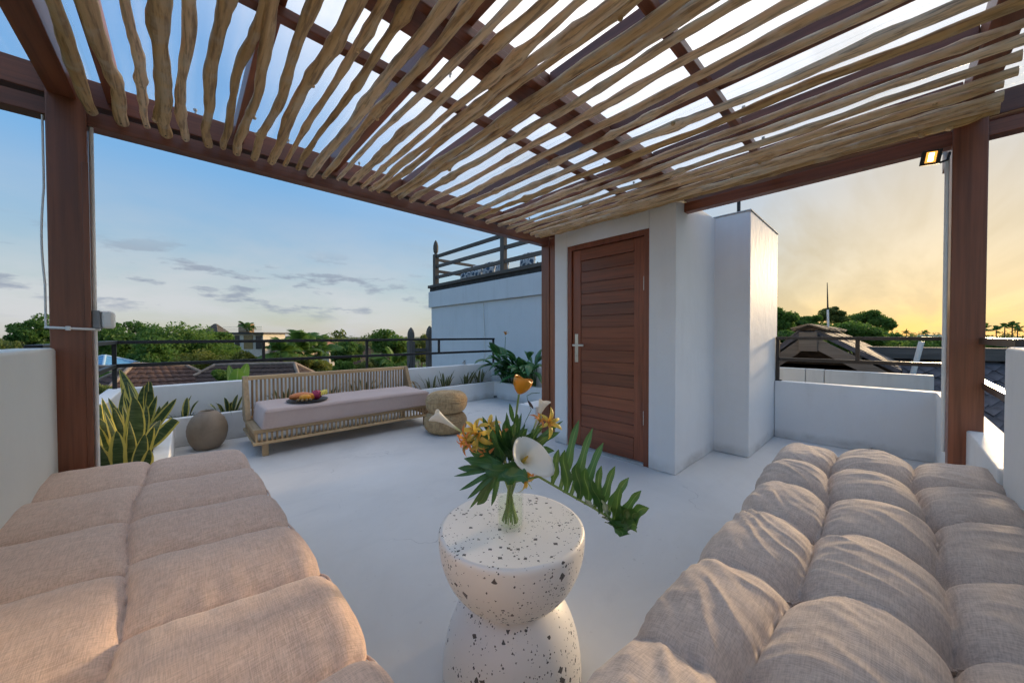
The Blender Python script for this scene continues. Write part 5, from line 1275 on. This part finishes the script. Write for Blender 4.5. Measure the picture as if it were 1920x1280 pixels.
# ================================================================== right side: low wall, gabled shelter, shingle roof
lw = thing('boundary_wall', 'stained grey-white boundary wall with vertical joints just beyond the right parapet', 'wall', (6.6, 0.4, 0.0))
for (y0, y1) in ((0.822, 1.9), (0.622, 0.816), (-0.36, 0.616)): obj('wall_panel', MB().box((6.5, y0, GZ), (6.62, y1, 0.672 if y1 > 0.7 else 0.668)), OLDW, lw, 0.006)
SHIN = m_plain('grey_wood_shingle', (0.085, 0.080, 0.088), 0.9, 0.45, 7, 0.6)
gb_ = thing('gabled_shelter', 'weathered timber gable roof with pale bargeboards, its ridge capped with shingles, beyond the right railing', 'building', (10, 1, GZ))
GX = 7.4
apex = at(1521, 634, X=GX); el = at(1440, 690, X=GX); er_ = at(1655, 700, X=GX)
sl_l = (el-apex); sl_r = (er_-apex); DEP = 3.4
BARGE = m_wood('grey_brown_board', (0.13, 0.10, 0.075), (0.21, 0.17, 0.13), 1, 0.8, 1.0, 0.4, True)
def slope(p, s, name, th=0.06):
    d = Vector((DEP, 0, 0)); n_ = s.cross(d).normalized(); n_ = n_ if n_.z > 0 else -n_; e = s*1.12
    vs_ = [p+Vector((-0.25, 0, 0)), p+e+Vector((-0.25, 0, 0)), p+e+d, p+d]
    obj(name, MB().add([v+n_*0.10 for v in vs_]+[v+n_*(0.10+th) for v in vs_], [(3, 2, 1, 0), (4, 5, 6, 7), (0, 1, 5, 4), (1, 2, 6, 5), (2, 3, 7, 6), (3, 0, 4, 7)]), SHIN, gb_)
    L = e.length; ncol = 12; nrow = int(L/0.16)
    rr = random.Random(int(abs(s.y)*100)); sm2 = MB().box((0, 0, 0), (0.27, 0.22, 0.018)).mesh('shingle'); sm2.materials.append(GREYWOOD_Y)
    u = Vector((1, 0, 0)); v = e.normalized(); M0 = Matrix((u, v, n_ if u.cross(v).dot(n_) > 0 else -n_)).transposed().to_4x4()
    for i in range(nrow):
        for j in range(ncol):
            q = p+v*(i*0.16)+u*(-0.25+j*0.29+rr.uniform(-.01, .01)+(0.14 if i % 2 else 0))+n_*(0.165+0.008*rr.random())
            o = obj('shingle', sm2, None, gb_); o.matrix_basis = Matrix.Translation(q) @ M0 @ Matrix.Rotation(rr.uniform(-0.05, 0.02), 4, 'X') @ Matrix.Rotation(rr.uniform(-.03, .03), 4, 'Z')
slope(apex, sl_l, 'roof_left'); slope(apex, sl_r, 'roof_right')
for s in (sl_l, sl_r): obj('bargeboard', MB().bar(apex+Vector((-0.28, 0, -0.02)), apex+s*1.10+Vector((-0.28, 0, -0.02)), 0.03, 0.16, (0, 0, 1)), BARGE, gb_, 0.004)
obj('king_block', MB().box((GX-0.34, apex.y-0.11, apex.z-0.20), (GX-0.27, apex.y+0.11, apex.z+0.10)), BARGE, gb_, 0.006)
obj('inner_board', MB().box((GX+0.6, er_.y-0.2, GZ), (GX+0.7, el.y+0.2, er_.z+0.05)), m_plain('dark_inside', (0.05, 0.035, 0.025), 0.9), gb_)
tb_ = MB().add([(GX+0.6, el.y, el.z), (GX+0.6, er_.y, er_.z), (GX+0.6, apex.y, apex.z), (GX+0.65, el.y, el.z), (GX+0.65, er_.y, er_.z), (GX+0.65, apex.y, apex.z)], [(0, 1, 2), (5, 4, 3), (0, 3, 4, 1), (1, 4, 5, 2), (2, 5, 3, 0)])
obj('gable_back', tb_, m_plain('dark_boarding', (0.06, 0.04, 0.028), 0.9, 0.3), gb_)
cp = MB(); rgc = random.Random(9)
for i in range(26):
    x = GX-0.25+i*0.14
    for sd in (-1, 1):
        q = Vector((x, apex.y+sd*0.06, apex.z+0.19)); cp.bar(q+Vector((0, -sd*0.05, 0.03)), q+Vector((0.03*rgc.uniform(-1, 1), sd*0.16, -0.05+rgc.uniform(-.02, .02))), 0.12, 0.02)
obj('ridge_cap', cp, m_plain('dry_tan_cap', (0.26, 0.19, 0.12), 0.9, 0.4, 6), gb_)
ms = thing('antenna_mast', 'thin leaning metal mast standing on the gable ridge beyond the right railing', 'mast', apex+Vector((0.8, 0, 0.2)))
m0 = at(1553, 622, X=8.4); m1 = at(1551, 530, X=8.4)
obj('pole', MB().tube([m0, m0.lerp(m1, 0.45)], 0.016, 8), WHITEP, ms); obj('tip', MB().tube([m0.lerp(m1, 0.45), m1], [0.013, 0.005], 8), BLACK, ms)
# big shingled roof sloping towards us
sr = thing('shingle_roof', 'long dark roof of diamond shingles with a grey timber ridge, beyond the right corner', 'building', (10, -1.5, GZ))
XR = 9.2; zr = at(1700, 672, X=XR).z; YL, YR_ = 0.35, -4.2
u = Vector((0, -1, 0)); dn = Vector((-2.9, 0, -2.35)); v = dn.normalized(); n_ = Vector((-2.35, 0, 2.9)).normalized()
p0 = Vector((XR, YL, zr)); L = dn.length
e1 = [p0, p0+u*(YL-YR_), p0+u*(YL-YR_)+dn, p0+dn]; e2 = [p0, p0+u*(YL-YR_), p0+u*(YL-YR_)+Vector((2.9, 0, -2.35)), p0+Vector((2.9, 0, -2.35))]
obj('roof_deck', MB().add(e1+[q-n_*0.08 for q in e1], [(0, 3, 2, 1), (4, 5, 6, 7)]).add(e2, [(0, 1, 2, 3)]), m_plain('roof_dark', (0.03, 0.03, 0.033), 0.9), sr)
obj('wall', MB().box((XR-2.4, YR_+0.2, GZ), (XR+2.4, YL-0.2, zr-2.3)), OLDW, sr)
sg = MB().add([(0, 0.11, 0), (0.10, 0, 0), (0, -0.16, 0), (-0.10, 0, 0), (0, 0.11, 0.018), (0.10, 0, 0.022), (0, -0.16, 0.03), (-0.10, 0, 0.022)], [(0, 1, 2, 3)[::-1], (4, 5, 6, 7)[::-1], (0, 4, 5, 1), (1, 5, 6, 2), (2, 6, 7, 3), (3, 7, 4, 0)]).mesh('shingle'); sg.materials.append(SHIN)
M0 = Matrix((u, -v, n_ if u.cross(-v).dot(n_) > 0 else -n_)).transposed().to_4x4(); rr = random.Random(31); rest = []
cnt = 0; i = 0
for row in range(int(L/0.105)):
    for col in range(int((YL-YR_)/0.19)):
        q = p0+v*(0.12+row*0.105)+u*(0.1+col*0.19+(0.095 if row % 2 else 0))+n_*(0.012+0.014*rr.random())
        px = (np.array(q)-CAM); dpt = px @ _F; X_ = 960+FPX*(px @ _R)/dpt; Y_ = 640-FPX*(px @ _U)/dpt
        M = Matrix.Translation(q) @ M0 @ Matrix.Rotation(rr.uniform(-.10, .06), 4, 'X') @ Matrix.Rotation(rr.uniform(-.12, .12), 4, 'Z') @ Matrix.Scale(rr.uniform(0.95, 1.12), 4)
        if 1640 < X_ < 1900 and Y_ < 830 and cnt < 290: o = obj('shingle', sg, None, sr); o.matrix_basis = M; cnt += 1
        else: rest.append(M)
V = []; Q = []
for M in rest:
    b = len(V); V += [tuple(M @ vv.co) for vv in sg.vertices]; Q += [tuple(b+k for k in pl.vertices) for pl in sg.polygons]
obj('shingles', np_mesh('shingles', V, Q), SHIN, sr, kind='stuff')
for k in range(4): obj('ridge_board', MB().bar(p0+u*(k*1.14)+Vector((0, 0, 0.10)), p0+u*(k*1.14+1.125)+Vector((0, 0, 0.10+rr.uniform(-.02, .02))), 0.30, 0.20), GREYWOOD_Y, sr, 0.01)
w0, w1 = at(1728, 640, X=7.6), at(1714, 692, X=7.6); obj('leaning_pole', MB().tube([w0, w1, w1+(w1-w0)*5.0], 0.03, 8), WHITEP, label='leaning white pole in front of the shingle roof', cat='pole')

# ================================================================== trees
FOL = [m_foliage('leaf_deep', (0.042, 0.115, 0.026), (0.13, 0.24, 0.05)), m_foliage('leaf_fresh', (0.050, 0.13, 0.024), (0.16, 0.26, 0.05)),
       m_foliage('leaf_olive', (0.075, 0.12, 0.032), (0.20, 0.235, 0.065)), m_foliage('leaf_yellow', (0.10, 0.14, 0.024), (0.24, 0.25, 0.055))]
BARK = m_plain('bark', (0.09, 0.065, 0.045), 0.95, 0.35, 6, 0.6)
def leaf_cloud(C, rad, n, size, rng):
    """n leaf quads round clump centres C with radii rad"""
    k = rng.integers(0, len(C), n); d = rng.normal(size=(n, 3)); d /= np.linalg.norm(d, axis=1)[:, None]
    rr = rad[k][:, None]*(rng.random((n, 1))**0.35); P = C[k]+d*rr*np.array([1, 1, 0.72])
    a = rng.normal(size=(n, 3))+d*0.6; a[:, 2] *= 0.7; a /= np.linalg.norm(a, axis=1)[:, None]
    b = np.cross(a, rng.normal(size=(n, 3))); b /= np.linalg.norm(b, axis=1)[:, None]; s = size*(0.6+0.8*rng.random((n, 1)))
    a = np.cross(b, np.cross(a, b)); u_ = b*s; w_ = np.cross(a, b)*s*0.45
    V = np.stack([P-u_, P+w_, P+u_, P-w_], 1).reshape(-1, 3); Q = np.arange(4*n).reshape(-1, 4); return V, Q
def tree(name, label, px, ytop, ybot, width, D, mat, seed, n=9000, clumps=34, leaf=None, flat=1.0, trunk=True, cat='tree', group=None, shape='round', base=None):
    rng = np.random.default_rng(seed); top = far(px, ytop, D); bot = far(px, ybot, D); s = D/FPX
    H = top.z-bot.z; Wd = width*s/2; c = np.array([top.x, top.y, (top.z+bot.z)/2]); gz = GZ if base is None else base
    t = thing(name, label, cat, (top.x, top.y, gz), group)
    C = rng.normal(size=(clumps, 3)); C /= np.linalg.norm(C, axis=1)[:, None]; C *= (rng.random((clumps, 1))**0.45)
    if shape == 'umbrella': C[:, 2] = 0.75-0.6*(C[:, 0]**2+C[:, 1]**2)+0.18*rng.normal(size=clumps)
    rad = (0.20+0.22*rng.random(clumps))*min(Wd, H/2*1.6)*(0.62 if shape == 'umbrella' else 1.0)
    C = C*np.array([Wd*0.82, Wd*0.82, H/2*0.80])*np.array([1, 1, flat])+c
    V, Q = leaf_cloud(C, rad, n, leaf or max(0.10, D*0.0042), rng)
    obj('crown', np_mesh('crown', V, Q), mat, t)
    if trunk:
        b = Vector((c[0], c[1], gz)); e = Vector((c[0], c[1], c[2]-H*0.1)); mb = MB(); r0 = max(0.06, Wd*0.07)
        k = Vector((rng.normal()*Wd*0.1, rng.normal()*Wd*0.1, 0)); mid = b.lerp(e, 0.55)+k
        mb.tube([b, mid, e], [r0, r0*0.75, r0*0.45], 8)
        for q in range(min(9, clumps)):
            p = Vector(C[q]); f0 = mid.lerp(e, rng.random()*0.8); mb.tube([f0, f0.lerp(p, 0.5)+Vector((0, 0, -0.06*Wd)), p], [r0*0.40, r0*0.26, r0*0.08], 6)
        obj('trunk', mb, BARK, t)
    return t
TR = 'trees beyond the terrace'
tree('leafy_tree', 'loose green tree at the far left edge above the wall', 58, 584, 662, 76, 28, FOL[0], 1, 6000, 26, group=TR)
tree('leafy_tree', 'large dark green tree directly right of the left post', 245, 596, 700, 132, 38, FOL[0], 2, 15000, 46, group=TR)
tree('leafy_tree', 'broad fresh green tree behind the red tiled roof', 345, 610, 700, 150, 36, FOL[1], 3, 15000, 46, group=TR)
tree('leafy_tree', 'rounded green tree in front of the steep thatched roof', 408, 613, 705, 66, 42, FOL[1], 4, 8000, 30, group=TR)
tree('leafy_tree', 'dark shaded tree between the two large green trees', 300, 622, 712, 90, 30, FOL[0], 5, 9000, 30, group=TR)
tree('leafy_tree', 'olive tree below the flat-roofed white house', 375, 655, 720, 100, 27, FOL[3], 6, 8000, 30, group=TR)
tree('leafy_tree', 'round-headed green tree left of the timber gate', 735, 616, 672, 80, 34, FOL[1], 7, 9000, 32, group=TR)
tree('leafy_tree', 'yellowish wispy tree between the two pointed gate posts', 790, 620, 690, 44, 26, FOL[3], 8, 4000, 22, group=TR)
tree('leafy_tree', 'dark bush tree on the horizon in the middle of the railing', 655, 640, 682, 74, 30, FOL[0], 9, 7000, 26, group=TR)
for k, (x, yt, yb, w, D, m_, lab) in enumerate(((448, 660, 704, 60, 22, 3, 'yellow-green shrub under the flat-roofed white house'), (500, 668, 700, 60, 26, 2, 'dull green shrub right of the banana plant'), (585, 664, 706, 90, 20, 3, 'flowering yellowish shrub behind the bench'),
    (640, 676, 706, 66, 15, 1, 'low bright green shrub behind the bench back'), (705, 668, 708, 90, 18, 2, 'grey-green shrub left of the timber gate foot'), (752, 676, 712, 60, 14, 1, 'leafy shrub at the foot of the timber gate'), (545, 655, 690, 60, 32, 2, 'shaded shrub below the grey roof'),
    (182, 716, 760, 60, 10, 2, 'flowering bush below the left railing'), (215, 690, 735, 60, 16, 0, 'dark bush under the blue roof'), (420, 690, 716, 44, 13, 1, 'small bush in front of the long brown roof'))):
    tree('garden_shrub', lab, x, yt, yb, w, D, FOL[m_], 30+k, 4200, 20, trunk=True, cat='shrub', group='garden shrubs below the terrace', leaf=max(0.05, D*0.0042))
# right side, seen against the sunset
tree('leafy_tree', 'tall dark tree cut off by the white stair block on the right', 1462, 566, 650, 64, 26, FOL[1], 41, 8000, 30, group=TR)
tree('rain_tree', 'dark layered tree left of the antenna mast', 1505, 579, 640, 70, 34, FOL[1], 42, 8000, 28, group=TR)
tree('rain_tree', 'tall airy umbrella-shaped tree right behind the antenna mast', 1553, 570, 640, 70, 42, FOL[2], 43, 8000, 30, group=TR, shape='umbrella', leaf=0.13)
tree('leafy_tree', 'bright green spreading tree right of the antenna mast', 1602, 600, 665, 110, 30, FOL[1], 44, 12000, 36, group=TR)
tree('rain_tree', 'flat-topped dark tree behind the bright green tree on the right', 1620, 586, 650, 120, 46, FOL[1], 45, 10000, 34, group=TR, shape='umbrella', leaf=0.15)
tree('leafy_tree', 'low dark tree mass right of the bright green tree', 1690, 622, 680, 130, 36, FOL[0], 46, 9000, 32, group=TR)
tree('leafy_tree', 'low green tree mass behind the leaning white pole', 1752, 634, 690, 100, 28, FOL[1], 47, 7000, 30, group=TR)
tree('leafy_tree', 'low green trees right of the right post above the shingle roof', 1862, 638, 680, 110, 30, FOL[0], 48, 7000, 30, group=TR)
tree('leafy_tree', 'dark hedge tree behind the gable ridge', 1490, 612, 668, 90, 22, FOL[0], 49, 7000, 30, group=TR)
# palms
FROND = m_foliage('palm_frond', (0.05, 0.13, 0.025), (0.15, 0.25, 0.05), 0.35)
def frond_mesh(L, n=26, w=0.05, droop=1.1, leaflet=0.42, seed=0):
    r = random.Random(seed); mb = MB(); pts = []
    for i in range(n+1):
        t = i/n; a = droop*t; pts.append(Vector((L*t*math.cos(a*0.7), 0, L*(0.75*t*math.sin(1.0-a*0.55)-0.30*t*t))))
    mb.tube(pts, [w*0.4*(1-0.8*i/n) for i in range(n+1)], 4, False)
    for i in range(3, n+1):
        t = i/n; ll = L*leaflet*math.sin(min(1, t*1.15+0.08)*math.pi)**0.6+0.02
        for sd in (-1, 1):
            d = (pts[i]-pts[i-1]).normalized(); q = pts[i]; e = q+Vector((d.x*0.6, sd*0.85, d.z*0.5-0.45)).normalized()*ll*r.uniform(0.85, 1.1)
            m_ = q.lerp(e, 0.5)+Vector((0, 0, 0.06*ll)); wd = d*w*1.2
            mb.add([q-wd*0.5, q+wd*0.5, m_+wd*0.7, m_-wd*0.7, e], [(0, 1, 2, 3), (3, 2, 4)])
    return mb.mesh('frond')
FR = [frond_mesh(1.0, 22, 0.035, 1.0+0.3*k, 0.34, k) for k in range(3)]
for f_ in FR: f_.materials.append(FROND)
def palm(label, px, ycrown, D, Lf, n, seed, base=GZ, lift=0.5):
    r = random.Random(seed); c = far(px, ycrown, D); t = thing('palm_tree', label, 'palm', (c.x, c.y, base), 'palms beyond the terrace')
    obj('trunk', MB().tube([(c.x+0.1, c.y, base), (c.x-0.05, c.y, (base+c.z)/2), c], [0.16*Lf/2, 0.13*Lf/2, 0.10*Lf/2], 8), BARK, t)
    for k in range(n):
        o = obj('frond', r.choice(FR), None, t, loc=c, rot=(r.uniform(-.3, .3), -r.uniform(-0.7, lift+0.5), k*2.399), scale=Lf*r.uniform(0.85, 1.1))
palm('low spreading green palm behind the middle of the railing', 560, 660, 24, 2.4, 18, 1, lift=0.9); palm('second low palm with pale fronds right of the first', 598, 660, 26, 2.2, 16, 2, lift=0.9); palm('small fan of palm fronds left behind the railing post', 528, 662, 22, 1.8, 14, 3, lift=0.8)
palm('low palm clump behind the timber gate', 740, 690, 16, 1.5, 14, 6, lift=0.8)
rz = far(440, 621, 55).z
palm('tall potted palm on the flat roof of the white house', 462, 612, 54, 1.6, 12, 4, rz, 0.4); palm('shorter potted palm on the same flat roof', 472, 616, 54, 1.0, 10, 5, rz, 0.4)
for k, (x, y, D) in enumerate(((1846, 616, 120), (1868, 620, 130), (1884, 614, 125), (1898, 612, 118), (1908, 618, 128), (1660, 622, 150), (1700, 624, 170), (1735, 625, 165))):
    palm(('distant palm on the horizon right of the right post, ' if k < 5 else 'distant palm on the horizon left of the right post, ')+('first', 'second', 'third', 'fourth', 'fifth', 'first', 'second', 'third')[k]+' from the left', x, y, D, 2.6, 13, 50+k, lift=1.0)
# banana plant close below the parapet
bm = thing('banana_plant', 'bright green banana plant rising just behind the back parapet, left of the bench', 'plant', far(452, 760, 8.0))
BAN = m_leaf('banana_leaf', (0.10, 0.20, 0.03), (0.20, 0.32, 0.06), 0.4, 0.4, (0.32, 0.42, 0.14)); rb = random.Random(3)
b0 = far(442, 738, 8.2); obj('stem', MB().tube([(b0.x, b0.y, GZ), (b0.x, b0.y, b0.z)], [0.14, 0.08], 8), BAN, bm)
for k, (x, y, w) in enumerate(((447, 684, 0.30), (462, 688, 0.26), (474, 697, 0.22), (468, 712, 0.2), (434, 700, 0.2), (425, 716, 0.18), (452, 700, 0.24))):
    tp = far(x, y, 8.2+0.5*math.sin(k*2)); L = (tp-b0).length; mb = blade_mb(L, w, 0.5, 0.3*math.sin(k), 0.15, 20, 0.25, 0.45, 0.7, 0.08, across=7); me = mb.mesh('leaf'); me.materials.append(BAN)
    o = obj('leaf', me, None, bm); o.matrix_basis = Matrix.Translation(b0) @ frame_at(tp-b0, Vector(CAM)-b0+Vector((0, 0, 2*math.sin(k*1.3))))
# the far-off woods along the horizon
rng = np.random.default_rng(5); CC = []; RA = []
for x in np.arange(-150, 2080, 7):
    for D in (130, 200, 290):
        p = far(x+rng.uniform(-6, 6), 640, D*rng.uniform(0.9, 1.1)); hz_ = GZ+rng.uniform(3.0, 7.5)+(3 if rng.random() > 0.9 else 0)
        CC.append((p.x, p.y, hz_-1.5)); RA.append(rng.uniform(2.0, 4.2)*(D/200)**0.5)
V, Q = leaf_cloud(np.array(CC), np.array(RA), 60000, 0.75, rng)
obj('distant_woods', np_mesh('distant_woods', V, Q), FOL[2], label='far-off band of trees along the horizon', kind='stuff')
# undergrowth between the houses
CC = []; RA = []
for x in np.arange(-80, 1000, 9):
    for D in (22, 30, 45, 70, 100):
        if rng.random() < 0.7:
            p = far(x+rng.uniform(-8, 8), 640, D*rng.uniform(0.9, 1.15)); CC.append((p.x, p.y, GZ+rng.uniform(0.3, 1.6)+0.008*D)); RA.append(rng.uniform(0.8, 1.8)*(D/30)**0.5)
for x in np.arange(1400, 2000, 9):
    for D in (26, 40, 60, 100):
        p = far(x+rng.uniform(-8, 8), 640, D*rng.uniform(0.9, 1.15)); CC.append((p.x, p.y, GZ+rng.uniform(0.5, 2.0)+0.01*D)); RA.append(rng.uniform(0.8, 1.8)*(D/30)**0.5)
V, Q = leaf_cloud(np.array(CC), np.array(RA), 60000, 0.24, rng)
obj('undergrowth', np_mesh('undergrowth', V, Q), FOL[1], label='mixed green undergrowth filling the gardens below', kind='stuff')
